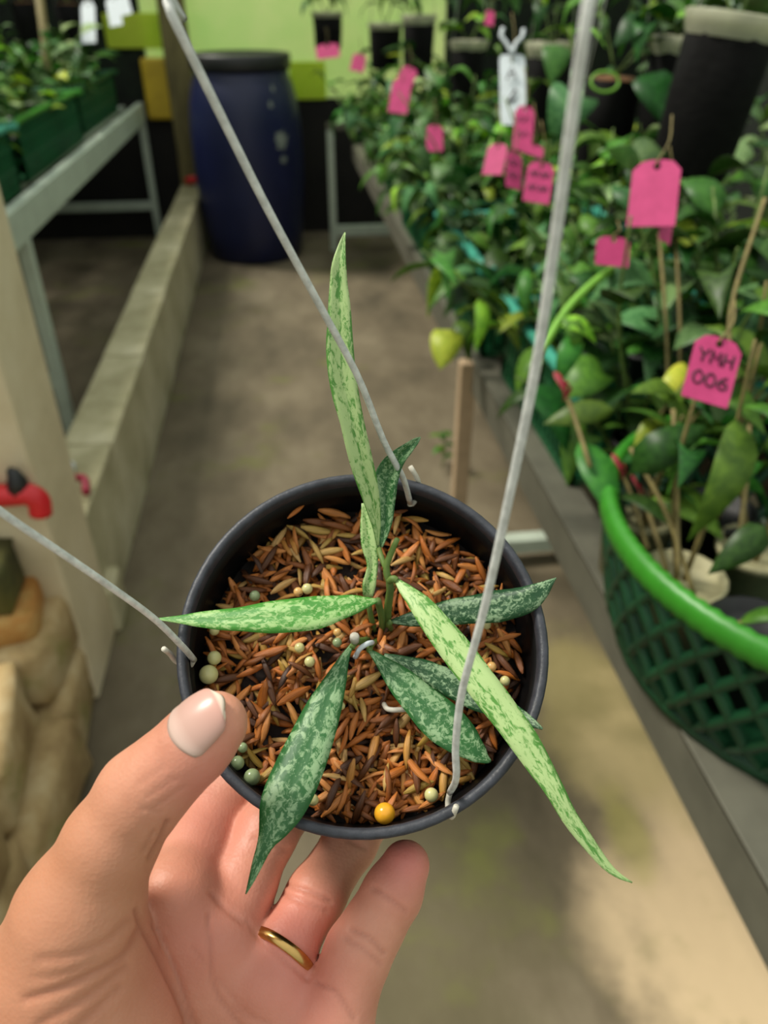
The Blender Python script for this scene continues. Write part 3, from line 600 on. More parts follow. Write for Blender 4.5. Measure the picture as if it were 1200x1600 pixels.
hp6 = hanging(962, 112, 296, 90, 1.66, 'black hanging pot with loose round leaves beside the blurred wire', False, -4, 12)
hp5 = hanging(862, 70, 240, 72, 2.1, 'dark hanging pot with white collar behind the white label', True, 0, 12)
hp1 = hanging(733, 66, 174, 54, 2.8, 'black hanging pot left of the white label', True, 0, 14)
hp2 = hanging(655, 26, 132, 50, 3.1, 'black hanging pot above the upright pair of pink tags', True, 0, 15)
hp3 = hanging(602, 38, 110, 50, 3.3, 'dark hanging pot in the middle of the far hanging row', True, 0, 15)
hp4 = hanging(511, 20, 66, 46, 3.9, 'small black hanging pot farthest along the hanging row', True, 0, 15)
leaf_px(hp6, (1000, 118), (1045, 195), 1.5, 1.48, 'leaf_deep', 'round', .9); leaf_px(hp6, (870, 70), (862, 130), 1.6, 1.58, 'leaf_mid', 'ovate', 1.2)
leaf_px(hp6, (905, 150), (865, 215), 1.6, 1.58, 'leaf_cool', 'round', 1.1)
leaf_px(hp6, (1010, 30), (960, 70), 1.5, 1.5, 'leaf_deep', 'ovate', 1.3)
ring_pts = [at(945+22*math.cos(a), 128+16*math.sin(a), 1.58) for a in np.linspace(0, 6.28, 20)]
tube('vine_loop', ring_pts, .003, 'stem_bright', hp6, 6)
for (x, yt, yb, w, d, lab) in ((105, 2, 72, 42, 3.7, 'black hanging pot behind the white labels on the left'), (35, 0, 60, 40, 3.6, 'black hanging pot at the top left corner'), (168, 0, 50, 36, 4.2, 'dark hanging pot between the left white labels')):
    hanging(x, yt, yb, w, d, lab, False, 0, 12)
# upper canopy between the hanging pots
for k in range(40):
    px = random.uniform(560, 1190); d = 3.6-(px-500)/700*2.2+random.uniform(-.2, .3); p = at(px, random.uniform(-70, 5), d)
    root = empty('hanging_vine', p); tag(root, 'leafy green vine hanging at the top '+('over the far end of the hanging row' if px < 600 else 'above the dark pots right of the lime wall' if px < 690 else 'left of the white label' if px < 780 else 'above the white label' if px < 850 else 'beside the blurred wire' if px < 940 else 'above the pot with the round leaves' if px < 1030 else 'left of the big tilted pot' if px < 1110 else 'over the big tilted pot'), 'vine', 'vines along the top right')
    tube('stem', spline([p+np.array([0, 0, .25]), p+np.array([.02, .01, .1]), p+np.array([0, 0, -.03])], 8), .002, 'stem_green', root, 5)
    for j in range(8): a = random.uniform(0, 6.28); el = random.uniform(-.9, .3); add_leaf(root, p+np.array([0, 0, .2-.03*j]), (math.cos(a)*math.cos(el), math.sin(a)*math.cos(el), math.sin(el)), random.uniform(.06, .11), random.choice(['ovate', 'lance']), random.choice(G+['leaf_pale', 'leaf_bright', 'leaf_pale']), roll=random.uniform(-.5, .5))

# ------------------------------------------------------------------ plants on the left bench
y = 1.9
while y < 4.6:
    for x in (-.90, -1.08, -1.3, -1.55):
        k = random.randrange(4); sh, mt, ll = kinds[k]
        plant((x+random.uniform(-.05, .05), y+random.uniform(-.06, .06), ZL+.01), random.uniform(.16, .3)+(.08 if x < -1.3 else 0), 3, 6, ll*1.3, sh, mt+['leaf_lime'] if random.random() < .3 else mt,
              LABS[k]+(' in the near basket' if y < 2.65 else (' in the middle basket' if y < 3.65 else ' in the far basket'))*(x > -1.3)+(' in the back row' if x < -1.3 else '')+(' by the near end' if y < 2.8 else (' halfway along' if y < 3.95 else ' toward the far end'))*(x < -1.3)+' on the left bench', 'foliage plants on the left bench', .7, (.05, .10, 'smallpot_black'))
    y += .2+.02*y

# ------------------------------------------------------------------ tags
GLY = {'Y': [[(0, 1), (.45, .5)], [(1, 1), (.45, .5), (.4, 0)]], 'M': [[(0, 0), (.1, 1), (.5, .35), (.85, 1), (1, 0)]], 'H': [[(.05, 0), (.1, 1)], [(.9, 0), (.95, 1)], [(.1, .5), (.95, .55)]],
       '0': [[(.5, 1), (.05, .7), (.1, .2), (.5, 0), (.9, .25), (.9, .75), (.5, 1)]], '6': [[(.85, .95), (.3, .7), (.05, .3), (.4, 0), (.9, .2), (.8, .5), (.3, .45)]],
       '~': [[(0, .2), (.3, .9), (.45, .2), (.8, .9), (1, .3)]], 'A': [[(0, 0), (.6, 1), (1, .1)], [(.2, .4), (.9, .5)]], '/': [[(0, 0), (.9, 1)], [(.1, .1), (.95, .35)], [(.5, .6), (1, .9)]]}
def strokes(parent, word, org, ex, ey, en, cw, ch, r):
    parts = []
    for i, chx in enumerate(word):
        for st in GLY[chx]:
            P = [org+ex*(i*cw*1.25+x*cw)+ey*(yv*ch)+en*.0012 for x, yv in st]; P = spline(P, max(3, 4*len(P))) if chx in '06~' else np.array(P); parts.append(tube_vf(P, r, 5))
    mk('lettering', *joinvf(parts), 'ink', parent)
def plant_tag(px, py, d, w, h, ang, label, mat='tag_pink', lines=(), group=None, turn=0.0, tie=None, cut=.28):
    c = at(px, py, d); a = math.radians(ang); n = nrm(-FW*.9+UP*.1+RT*turn); x = nrm(RT-n*(RT@n)); y = np.cross(n, x); ex = x*math.cos(a)-y*math.sin(a); ey = x*math.sin(a)+y*math.cos(a)
    W = w/FPX*d/2; Hh = h/FPX*d/2; out = [(-1, -1), (1, -1), (1, 1-cut*1.1), (1-cut*1.2, 1-cut*.2), (.3, 1), (-.3, 1), (-1+cut*1.2, 1-cut*.2), (-1, 1-cut*1.1)]
    hole = [(.16*math.cos(t)*1.0, 1-.2+.16*math.sin(t)*W/Hh) for t in np.linspace(0, 2*math.pi, 8, endpoint=False)]
    root = empty('plant_tag', c); tag(root, label, 'tag', group)
    bm = bmesh.new(); t = .0008
    vo = [bm.verts.new((p[0]*W, p[1]*Hh, 0)) for p in out]; vh = [bm.verts.new((p[0]*W, p[1]*Hh, 0)) for p in hole]
    es = [bm.edges.new((vo[i], vo[(i+1) % len(vo)])) for i in range(len(vo))]+[bm.edges.new((vh[i], vh[(i+1) % 8])) for i in range(8)]
    bmesh.ops.triangle_fill(bm, use_beauty=True, edges=es); fs = bm.faces[:]
    ret = bmesh.ops.extrude_face_region(bm, geom=fs); bmesh.ops.translate(bm, vec=(0, 0, t), verts=[v for v in ret['geom'] if isinstance(v, bmesh.types.BMVert)])
    bmesh.ops.recalc_face_normals(bm, faces=bm.faces[:]); bm.verts.index_update()
    V = [c+ex*v.co.x+ey*v.co.y+n*v.co.z for v in bm.verts]; Fc = [[v.index for v in f.verts] for f in bm.faces]; bm.free()
    mk('card', V, Fc, mat, root, False)
    for li, word in enumerate(lines):
        cw = W*2*.8/(len(word)*1.25); strokes(root, word, c-ex*W*.74+ey*Hh*(.28-.68*li)-ey*Hh*.12, ex, ey, n, cw, Hh*.40, max(.0009, W*.045))
    hc = c+ey*Hh*.8; tgt = at(*tie, d+.02) if tie else hc+np.array([.0, .03, .07])
    tube('tie', spline([hc-n*.004, hc+n*.003+ey*.006, (hc+tgt)/2+RT*.006, tgt], 10), .0012, 'stem_tan', root, 5)
    return root
plant_tag(1113, 578, .70, 74, 108, 17, 'pink plant tag handwritten YMH 006 above the round basket', lines=('YMH', '006'), tie=(1148, 470))
plant_tag(1022, 302, .93, 72, 108, 8, 'large blank pink tag hung below the big hanging pots', turn=-.3, tie=(1050, 180))
plant_tag(1041, 352, .95, 26, 60, 14, 'narrow pink tag edge-on behind the large blank tag', turn=.5)
plant_tag(957, 393, 1.02, 52, 48, 6, 'small square pink tag half under a leaf below the large tag', tie=(965, 345))
plant_tag(842, 285, 1.38, 42, 68, 10, 'pink tag with two lines of writing beside the blurred wire', lines=('~~', '~~'))
plant_tag(803, 266, 1.42, 28, 62, 4, 'narrow pink tag with writing in the middle cluster', lines=('~', '~'), turn=.4)
plant_tag(774, 249, 1.46, 33, 50, 14, 'light pink blank tag leftmost of the middle cluster', turn=-.4)
plant_tag(818, 200, 1.5, 30, 74, 6, 'upright pink tag under the white label', lines=('~', '~'))
plant_tag(832, 234, 1.49, 36, 18, 20, 'pink tag end showing below the upright pink tag')
plant_tag(679, 216, 2.2, 26, 44, 0, 'single small pink tag above the bench rail')
plant_tag(625, 150, 2.6, 30, 58, 8, 'pink tag hanging lower in the upright pair')
plant_tag(634, 124, 2.64, 26, 44, 22, 'pink tag overlapping the upright pair from behind')
plant_tag(512, 80, 3.6, 36, 24, -8, 'far pink tag nearest the lime wall'); plant_tag(560, 98, 3.5, 22, 30, 12, 'far pink tag just right of the first far one')
plant_tag(765, 28, 2.6, 14, 26, 8, 'tiny red-pink tag high among the top leaves')
wt = plant_tag(801, 140, 1.72, 40, 118, 0, 'white plastic label with a hook top and two black scribbles', 'tag_white', cut=.12, tie=(800, 20))
c = at(800, 140, 1.715); strokes(wt, 'A', c-RT*.012+UP*.022, RT, UP, -FW, .02, .03, .0018); strokes(wt, '/', c-RT*.012-UP*.032, RT, UP, -FW, .022, .034, .0018)
tube('hook', spline([at(801, 84, 1.72), at(806, 68, 1.72), at(816, 58, 1.72), at(818, 46, 1.72)], 10), .0045, 'tag_white', wt, 8); tube('hook', spline([at(801, 84, 1.72), at(790, 66, 1.72), at(783, 56, 1.72), at(786, 44, 1.72)], 10), .0045, 'tag_white', wt, 8)
for (x, y_, w, h, a, lab) in ((138, 34, 22, 72, -4, 'white plastic label leftmost of the three at top left'), (178, 18, 20, 50, -12, 'white plastic label in the middle of the three at top left'), (194, 8, 18, 34, -16, 'short white plastic label beside the far wooden post')):
    plant_tag(x, y_, 3.3, w, h, a, lab, 'tag_white', cut=.3)
for (x, y_, w, d_, lab) in ((62, 20, 20, 3.2, 'pale cane standing among the left bench plants'),):
    o = tube('cane', [at(x-8, -60, d_), at(x+8, 60, d_), at(x+16, 150, d_)], .018, 'stem_tan', None, 8); tag(o, lab, 'cane')
# ------------------------------------------------------------------ the hand-held pot
def camvec(x, y, z): return RT*x+UP*y-FW*z
PN = nrm(camvec(.03, math.sin(math.radians(24.6)), math.cos(math.radians(24.6)))); PC = at(568.8, 996.5, .257); PR = .062
PU = nrm(RT-PN*(RT@PN)); PV = np.cross(PN, PU)
def onpot(px, py, h):          # where a sight line meets the plane h above the pot's rim plane
    r = ray(px, py); return EYE+r*(((PC+PN*h-EYE)@PN)/(r@PN))
pot = empty('nursery_pot', PC-PN*.088); tag(pot, 'round black plastic nursery pot held up in the hand', 'pot')
mk('body', *lathe_vf([(0, -.088), (.044, -.088), (.0455, -.086), (.0595, -.006), (.0597, -.003), (.0588, -.003), (.0583, -.018), (.057, -.03), (.0445, -.083), (0, -.083)], 72, PN, PC), 'pot_black', pot)
mk('rim', *lathe_vf([(.0594, -.007), (.0616, -.007), (.0622, -.005), (.0622, -.001), (.0614, 0), (.0598, 0), (.0590, -.001), (.0587, -.004), (.0594, -.007)], 72, PN, PC), 'pot_rim_black', pot)
V, Fc = lathe_vf([(0, -.0225), (.03, -.0222), (.0572, -.0222), (.0565, -.026), (0, -.026)], 40, PN, PC)
so = mk('potting_soil', V, Fc, 'soil'); tag(so, 'dark wet soil under the husks in the held pot', 'soil', kind='stuff')

# hanger wires
hang = empty('wire_hanger', PC); tag(hang, 'grey wire hanger with three strands hooked through the pot wall', 'wire hanger')
HK = EYE+camvec(-.07, .16, .09)
def wire(P, ends): tube('wire', spline(P, 40), .00105, 'wire_grey', hang, 10); tube('wire_end', spline(ends, 12), .00095, 'wire_pale', hang, 8)
wire([onpot(641, 786, -.008), at(629, 745, .262), at(600, 690, .25), at(560, 590, .232), at(500, 478, .214), at(420, 330, .194), at(345, 180, .178), at(262, 10, .162), at(215, -90, .152), HK+camvec(-.02, -.03, 0), HK],
     [onpot(640, 788, -.008), onpot(646, 786, -.010), onpot(656, 768, -.009), onpot(652, 748, .000), onpot(641, 729, .004)])
wire([onpot(303, 1031, -.006), at(285, 1010, .245), at(240, 966, .232), at(170, 915, .215), at(90, 860, .2), at(0, 799, .186), at(-110, 715, .172), at(-300, 560, .15), HK+camvec(-.02, -.05, -.04), HK],
     [onpot(303, 1031, -.006), onpot(296, 1040, -.008), onpot(276, 1034, -.008), onpot(266, 1022, -.004), onpot(256, 1014, .002)])
wire([onpot(703, 1238, -.006), at(713, 1215, .222), at(712, 1165, .214), at(722, 1080, .202), at(757, 950, .184), at(797, 770, .165), at(838, 570, .148), at(868, 370, .134), at(893, 190, .123), at(922, -10, .112), at(960, -260, .10), HK+camvec(.05, -.04, -.03), HK],
     [onpot(703, 1238, -.006), onpot(700, 1252, -.008), onpot(701, 1268, -.008), onpot(706, 1276, -.004), onpot(713, 1260, .002)])
tube('hook', spline([HK, HK+camvec(0, .03, 0), HK+camvec(.012, .05, .0), HK+camvec(.03, .05, 0), HK+camvec(.036, .036, 0)], 16), .0013, 'wire_grey', hang, 8)

# ------------------------------------------------------------------ rice husks
def husk_vf(var):
    n = 6; seg = 6; V = []; uv = []; Fc = []
    for i in range(n):
        t = i/(n-1); w = (.122, .142, .105)[var]*max(.08, math.sin(math.pi*(.06+.88*t))**.8); bend = (.05, -.07, .12)[var]*math.sin(math.pi*t)
        for j in range(seg):
            a = 2*math.pi*j/seg; V.append((w*math.cos(a)*(1.0), t-.5, bend+w*.62*math.sin(a)*(1 if math.sin(a) > 0 else .6))); uv.append((abs(a/math.pi-1), t))
    for i in range(n-1):
        for j in range(seg):
            k = (j+1) % seg; Fc.append((i*seg+j, i*seg+k, (i+1)*seg+k, (i+1)*seg+j))
    Fc += [tuple(range(seg))[::-1], tuple((n-1)*seg+j for j in range(seg))]
    return V, Fc, uv
HT = [husk_vf(v) for v in range(3)]; HM = [mesh_data('rice_husk', *HT[v][:2], 'husk', True, HT[v][2]) for v in range(3)]
rng = np.random.default_rng(11)
def husk_pose(h, tilt, rmax=.0555):
    r = rmax*math.sqrt(rng.random()); a = rng.random()*2*math.pi; p = PC+PN*h+r*(math.cos(a)*PU+math.sin(a)*PV)
    b = rng.random()*2*math.pi; tl = rng.normal()*tilt; y = nrm((math.cos(b)*PU+math.sin(b)*PV)*math.cos(tl)+PN*math.sin(tl))
    # keep the ends inside the wall
    for e in (-.006, .006):
        q = p+y*e-PC; q = q-PN*(q@PN); l = np.linalg.norm(q)
        if l > .0572: p = p-q/l*(l-.0572)
    x = nrm(np.cross(y, PN)); z = np.cross(x, y); ro = rng.normal()*.5; x, z = x*math.cos(ro)+z*math.sin(ro), z*math.cos(ro)-x*math.sin(ro)
    return p, x, y, z
SV = []; SF = []; SU = []
for i in range(900):
    p, x, y, z = husk_pose(rng.uniform(-.0222, -.0190), .22); v = i % 3; s = rng.uniform(.0095, .0128); b0 = len(SV)
    A = np.array(HT[v][0])*s; SV += list(p+A[:, :1]*x+A[:, 1:2]*y+A[:, 2:]*z); SF += [tuple(q+b0 for q in f) for f in HT[v][1]]; SU += HT[v][2]
hs_ = mk('husk_bed', SV, SF, 'husk', None, True, SU); tag(hs_, 'bed of brown rice husks filling the held pot', 'rice husks', kind='stuff'); hs_.color = (0, 1, 0, 1)
for i in range(300):
    p, x, y, z = husk_pose(rng.uniform(-.0188, -.0158), .26); s = rng.uniform(.0095, .0134); tone = rng.random()*.999
    o = put('rice_husk', HM[i % 3], p, None, Matrix(((x[0], y[0], z[0]), (x[1], y[1], z[1]), (x[2], y[2], z[2]))).to_euler(), s)
    o.color = (tone, 0, 0, 1); q = p-PC; ang = math.degrees(math.atan2(q@PV, q@PU)) % 360; rad = math.hypot(q@PU, q@PV)
    tn = 'dark brown' if tone < .25 else 'reddish brown' if tone < .5 else 'orange-brown' if tone < .68 else 'light brown' if tone < .82 else 'olive' if tone < .93 else 'pale tan'
    zn = 'around the plant base' if rad < .018 else ['under the dark right leaf', 'at the upper right below the back wall', 'behind the tall leaf', 'at the upper left above the left leaf', 'by the left wire', 'beside the thumb', 'left of the orange bead', 'by the right wire foot', 'along the right wall under the long leaf'][int(ang//40)]
    tag(o, tn+' rice husk in the held pot '+zn, 'rice husk', 'loose rice husks on top in the held pot')
p = onpot(462, 800, -.010); x = nrm(camvec(.7, .7, 0)); y_ = nrm(x-PN*(x@PN)); xx = np.cross(y_, PN)
o = put('rice_husk', HM[0], p, None, Matrix(((xx[0], y_[0], PN[0]), (xx[1], y_[1], PN[1]), (xx[2], y_[2], PN[2]))).to_euler(), .008); tag(o, 'single orange husk stuck to the inner pot wall at the top', 'rice husk')

# resin-coated fertilizer beads
BE = [(466, 925, 7.5, 'bead_tan', 'tan fertilizer bead of the touching pair above the left leaf'), (480, 920, 8.5, 'bead_cream', 'cream fertilizer bead of the touching pair above the left leaf'), (398, 931, 8.5, 'bead_green', 'greenish bead half buried above the middle of the left leaf'),
      (326, 1054, 15, 'bead_cream', 'largest pale yellow bead above the thumb nail'), (335, 1028, 11, 'bead_cream', 'cream bead by the left wire just above the largest pale one'), (527, 988, 6.5, 'bead_tan', 'small tan bead below the leaf base in the centre'),
      (527, 1004, 7.5, 'bead_green', 'small grey-green bead under the tan one in the centre'), (468, 1012, 8, 'bead_cream', 'upper cream bead of two under the left leaf'), (484, 1034, 8.5, 'bead_cream', 'lower cream bead of two under the left leaf'),
      (394, 1214, 13, 'bead_green', 'large grey-green bead right of the thumb tip by the rim'), (371, 1192, 11, 'bead_green', 'grey-green bead touching the thumb edge'), (379, 1168, 8, 'bead_green', 'bead peeking out beside the thumb tip'),
      (601, 1271, 16.5, 'bead_orange', 'big bright orange bead at the bottom rim'), (489, 1250, 9, 'bead_cream', 'cream bead at the lower leaf edge near the bottom rim'), (533, 1103, 6.5, 'bead_cream', 'small cream bead at the right edge of the downward leaf'),
      (674, 1242, 11, 'bead_cream', 'yellowish bead beside the foot of the right wire'), (760, 976, 7.5, 'bead_cream', 'cream bead under the right dark leaf'), (789, 1064, 8, 'bead_cream', 'cream bead at the right near the long leaf edge'), (768, 1042, 8, 'bead_tan', 'tan bead near the long leaf on the right'), (335, 985, 8, 'bead_cream', 'cream bead just under the tip half of the left leaf')]
for (x, y_, r, mt, lab) in BE:
    c = onpot(x, y_, -.0146); d = (c-EYE)@FW; bm = bmesh.new(); bmesh.ops.create_icosphere(bm, subdivisions=3, radius=r/FPX*d)
    me = bpy.data.meshes.new('fertilizer_bead'); bm.to_mesh(me); bm.free(); me.materials.append(M[mt]); me.polygons.foreach_set('use_smooth', [True]*len(me.polygons))
    tag(put('fertilizer_bead', me, c), lab, 'bead')

# ------------------------------------------------------------------ the held plant
hoyap = empty('variegated_plant', onpot(603, 985, -.018)); tag(hoyap, 'young plant with long silver-splashed green leaves growing in the held pot', 'plant')
def big_leaf(pts, mode, mat, label, cup=.15, n=26, wav=.05, seed=0, tilt=0.0):
    """pts: (x, y, half width, height over the rim plane | distance)"""
    A = spline(pts, n); rg = np.random.default_rng(seed); T = np.gradient(A[:, :2], axis=0); T /= np.linalg.norm(T, axis=1)[:, None]; Nn = np.c_[T[:, 1], -T[:, 0]]
    us = np.array([-1, -.6, -.15, 0, .15, .6, 1.0]); V = [[], []]; uv = []
    jw = 1+wav*np.interp(np.arange(n), np.arange(0, n, 2), rg.normal(size=len(np.arange(0, n, 2))))
    for i in range(n):
        hw = max(A[i, 2], .6)*jw[i]
        for u in us:
            x, y = A[i, :2]+Nn[i]*hw*u; sc = hw/FPX*.25; lift = cup*(abs(u)**1.5)*sc+tilt*u*sc-(.06*sc if u == 0 else 0)+.03*sc*math.sin(i*1.9+u*2)*abs(u)
            p = onpot(x, y, A[i, 3]+lift) if mode == 'h' else at(x, y, A[i, 3]-lift)
            V[0].append(p); V[1].append(p-(PN if mode == 'h' else -FW)*(.0007*(1-u*u)+.00012)); uv.append((u*.5+.5, i/(n-1)))
    m = len(us); q = n*m; Fc = []
    for i in range(n-1):
        for j in range(m-1):
            a = i*m+j; Fc.append((a, a+m, a+m+1, a+1)); Fc.append((q+a, q+a+1, q+a+m+1, q+a+m))
        a = i*m; Fc.append((a, q+a, q+a+m, a+m)); a = i*m+m-1; Fc.append((a, a+m, q+a+m, q+a))
    Fc.append(tuple(range(m))+tuple(q+j for j in range(m))[::-1]); e = (n-1)*m; Fc.append(tuple(e+j for j in range(m))[::-1]+tuple(q+e+j for j in range(m)))
    o = mk('leaf', V[0]+V[1], Fc, mat, hoyap, True, uv+uv); o['label'] = label; return o
big_leaf([(590, 852, 2, .258), (588, 820, 7, .255), (578, 771, 15, .251), (563, 715, 18, .247), (550, 659, 19, .244), (537, 602, 21, .242), (531, 546, 21.5, .240), (530.5, 490, 18, .238), (529, 440, 14, .237), (530, 410, 11, .236), (535, 380, 5, .236), (539, 363, 1, .236)], 'd', 'hoya_pale', 'tall upright pale leaf', .25, 34, .03, 1)
big_leaf([(596, 855, 2, .262), (600, 830, 9, .262), (603, 795, 15, .261), (602, 760, 17, .260), (608, 735, 18, .259), (621, 716, 13, .257), (638, 700, 9, .255), (650, 689, 5, .254), (657, 683, 1, .254)], 'd', 'hoya_mid', 'small curled leaf behind the tall one', .5, 24, .05, 2)
big_leaf([(568, 786, 3, .268), (572, 812, 9, .267), (577, 850, 13, .266), (582, 882, 9, .266), (577, 912, 11, .266), (575, 932, 8, .267)], 'd', 'hoya_pale', 'short leaf hanging below the tall one', .3, 18, .04, 3)
big_leaf([(590, 938, 3, .004), (568, 942, 10, .006), (545, 946, 17, .007), (495, 957, 26, .008), (429, 964, 25.5, .008), (362, 968, 18, .007), (320, 968, 13, .006), (285, 968, 7, .005), (243, 967, 1, .004)], 'h', 'hoya_green', 'flat green leaf pointing left over the rim', -.18, 28, .03, 4, .15)
big_leaf([(551, 1006, 3, -.010), (538, 1029, 8, -.008), (525, 1062, 17, -.006), (504, 1112, 28, -.003), (484, 1162, 35, .000), (463, 1211, 39, .003), (442, 1258, 35, .005), (427, 1294, 24, .005), (415, 1318, 14, .004), (404, 1345, 9, .002), (393, 1375, 5, 0), (384, 1397, 1, -.002)], 'h', 'hoya_mid', 'broad leaf pointing down over the fingers', -.22, 32, .03, 5, .1)
big_leaf([(618, 905, 3, .006), (634, 922, 10, .008), (655, 943, 18, .010), (688, 985, 22, .012), (721, 1027, 24, .013), (752, 1068, 24, .014), (784, 1110, 23.5, .014), (815, 1152, 23, .014), (841, 1193, 20, .013), (867, 1235, 16, .012), (890, 1277, 13, .010), (920, 1318, 11, .008), (947, 1352, 7, .006), (968, 1369, 4, .005), (988, 1379, 1, .004)], 'h', 'hoya_pale', 'longest leaf reaching out past the pot on the right', -.2, 36, .04, 6)
big_leaf([(608, 971, 2, -.012), (640, 968, 11, -.010), (680, 961, 18, -.008), (715, 955, 22, -.006), (750, 951, 23, -.004), (790, 945, 24, -.001), (822, 937, 22, .002), (845, 923, 14, .004), (858, 912, 7, .004), (869, 903, 1, .004)], 'h', 'hoya_dark', 'dark leaf pointing right across the rim', -.2, 28, .05, 7, .12)
big_leaf([(600, 1024, 4, -.0125), (630, 1033, 9, -.0120), (668, 1050, 19, -.0110), (708, 1070, 22, -.010), (748, 1090, 21, -.008), (790, 1108, 15, -.003), (825, 1126, 9, .003), (848, 1139, 1.5, .005)], 'h', 'hoya_dark', 'dark leaf lying under the longest leaf', -.15, 26, .04, 8)
big_leaf([(577, 1016, 3, -.0110), (592, 1030, 9, -.0100), (620, 1058, 20, -.0085), (655, 1094, 28, -.007), (690, 1127, 33, -.0055), (720, 1153, 29, -.005), (742, 1173, 19, -.005), (757, 1185, 9, -.0055), (767, 1190, 2, -.006)], 'h', 'hoya_mid', 'broad silvered leaf at the lower right inside the rim', -.15, 28, .03, 9, -.1)
def st(pts, r, mat='stem_green', name='stem'): return tube(name, spline([onpot(*p) for p in pts], 12), r, mat, hoyap, 8)
st([(604, 985, -.021), (606, 950, -.008), (610, 915, .002), (603, 888, .006), (612, 862, .010), (621, 842, .014)], np.linspace(.0016, .0009, 12))
st([(603, 888, .006), (595, 868, .006), (590, 850, .002)], .0010); st([(608, 908, .004), (614, 904, .006), (620, 907, .006)], .0012)
st([(598, 985, -.021), (596, 962, -.008), (590, 938, .004)], .0012); st([(586, 985, -.021), (578, 955, -.012), (576, 925, -.008)], .0010); st([(612, 985, -.021), (608, 975, -.012), (612, 971, -.011)], .0010)
st([(575, 1000, -.020), (562, 1002, -.013), (552, 1000, -.010)], .0014); st([(560, 1003, -.012), (554, 1006, -.010), (550, 1012, -.009)], .0010); st([(590, 1000, -.021), (580, 1008, -.014), (577, 1017, -.011)], .0011)
c0 = onpot(554, 1001, -.009); mk('cut_stub', *lathe_vf([(0, 0), (.0016, 0), (.0017, .003), (.0014, .0034), (0, .0034)], 10, nrm(PN+UP*.3), c0), 'wire_pale', hoyap)
st([(600, 1100, -.016), (606, 1108, -.013), (624, 1109, -.0125), (652, 1106, -.015)], .0009, 'wire_pale', 'root')
tie = tube('plant_tie', spline([onpot(555, 1027, -.014), onpot(562, 1014, -.0095), onpot(574, 1006, -.009), onpot(582, 1004, -.0125)], 12), .0009, 'tag_white', None, 8); tag(tie, 'short white twist tie at the base of the plant', 'plant tie')
# ------------------------------------------------------------------ the hand
def cp(px, py, d): return np.array([(px-600)/FPX*d, (800-py)/FPX*d, -d])      # eye-relative metres: right, up, back
def rc(P, a, b, ra, rb):       # tapered capsule
    ba = b-a; pa = P-a; h = np.clip((pa@ba)/(ba@ba), 0, 1); return np.linalg.norm(pa-h[:, None]*ba, axis=1)-(ra+(rb-ra)*h)
def smin(a, b, k): h = np.clip(.5+.5*(b-a)/k, 0, 1); return b+(a-b)*h-k*h*(1-h)
def chain(P, C, k=.003):
    C = [(cp(x, y, d), r/FPX*d) for x, y, d, r in C]; D = None
    for (a, ra), (b, rb) in zip(C[:-1], C[1:]):
        v = rc(P, a, b, ra, rb).astype(np.float32); D = v if D is None else smin(D, v, k)
    return D
THUMB = [(341, 1127, .2130, 43), (328, 1138, .2125, 51), (300, 1167, .213, 57), (258, 1206, .2145, 60), (222, 1240, .216, 67), (172, 1318, .217, 71), (124, 1425, .220, 90)]
THENAR = [(124, 1425, .220, 90), (112, 1520, .227, 118), (130, 1640, .232, 140), (190, 1850, .245, 150)]
INDEX = [(272, 1402, .254, 62), (306, 1330, .272, 55), (340, 1268, .288, 52), (400, 1190, .300, 46), (440, 1130, .309, 40)]
MIDDLE = [(342, 1462, .254, 60), (378, 1382, .266, 52), (416, 1302, .277, 47), (475, 1225, .306, 43), (515, 1175, .318, 38)]
RING = [(428, 1535, .252, 58), (447, 1478, .256, 47), (494, 1398, .268, 45), (546, 1318, .286, 41), (585, 1262, .305, 37)]
PINKY = [(520, 1600, .247, 60), (560, 1487, .250, 51), (585, 1445, .252, 46), (613, 1396, .254, 45), (634, 1352, .256, 38)]
PALM = [[(274, 1398, .252, 66), (262, 1640, .258, 80), (270, 1900, .262, 120)], [(342, 1462, .254, 60), (330, 1660, .256, 80), (300, 1900, .262, 120)], [(428, 1535, .252, 60), (410, 1700, .254, 85), (340, 1900, .262, 120)],
        [(520, 1600, .247, 62), (490, 1740, .248, 90), (400, 1900, .258, 120)], [(300, 1900, .262, 150), (230, 2300, .285, 150), (150, 2900, .33, 170)], [(345, 1900, .262, 140), (300, 2300, .285, 150), (240, 2900, .33, 170)]]
def hand_sdf(P):
    palm = None
    for c in PALM: v = chain(P, c, .006); palm = v if palm is None else smin(palm, v, .010)
    fing = None
    for c in (INDEX, MIDDLE, RING, PINKY): v = chain(P, c, .0035); fing = v if fing is None else smin(fing, v, .0012)
    D = smin(palm, fing, .0035); th = smin(chain(P, THUMB, .004), chain(P, THENAR, .012), .008)
    D = smin(D, th, .0018)
    # thumb and palm flesh
    return D
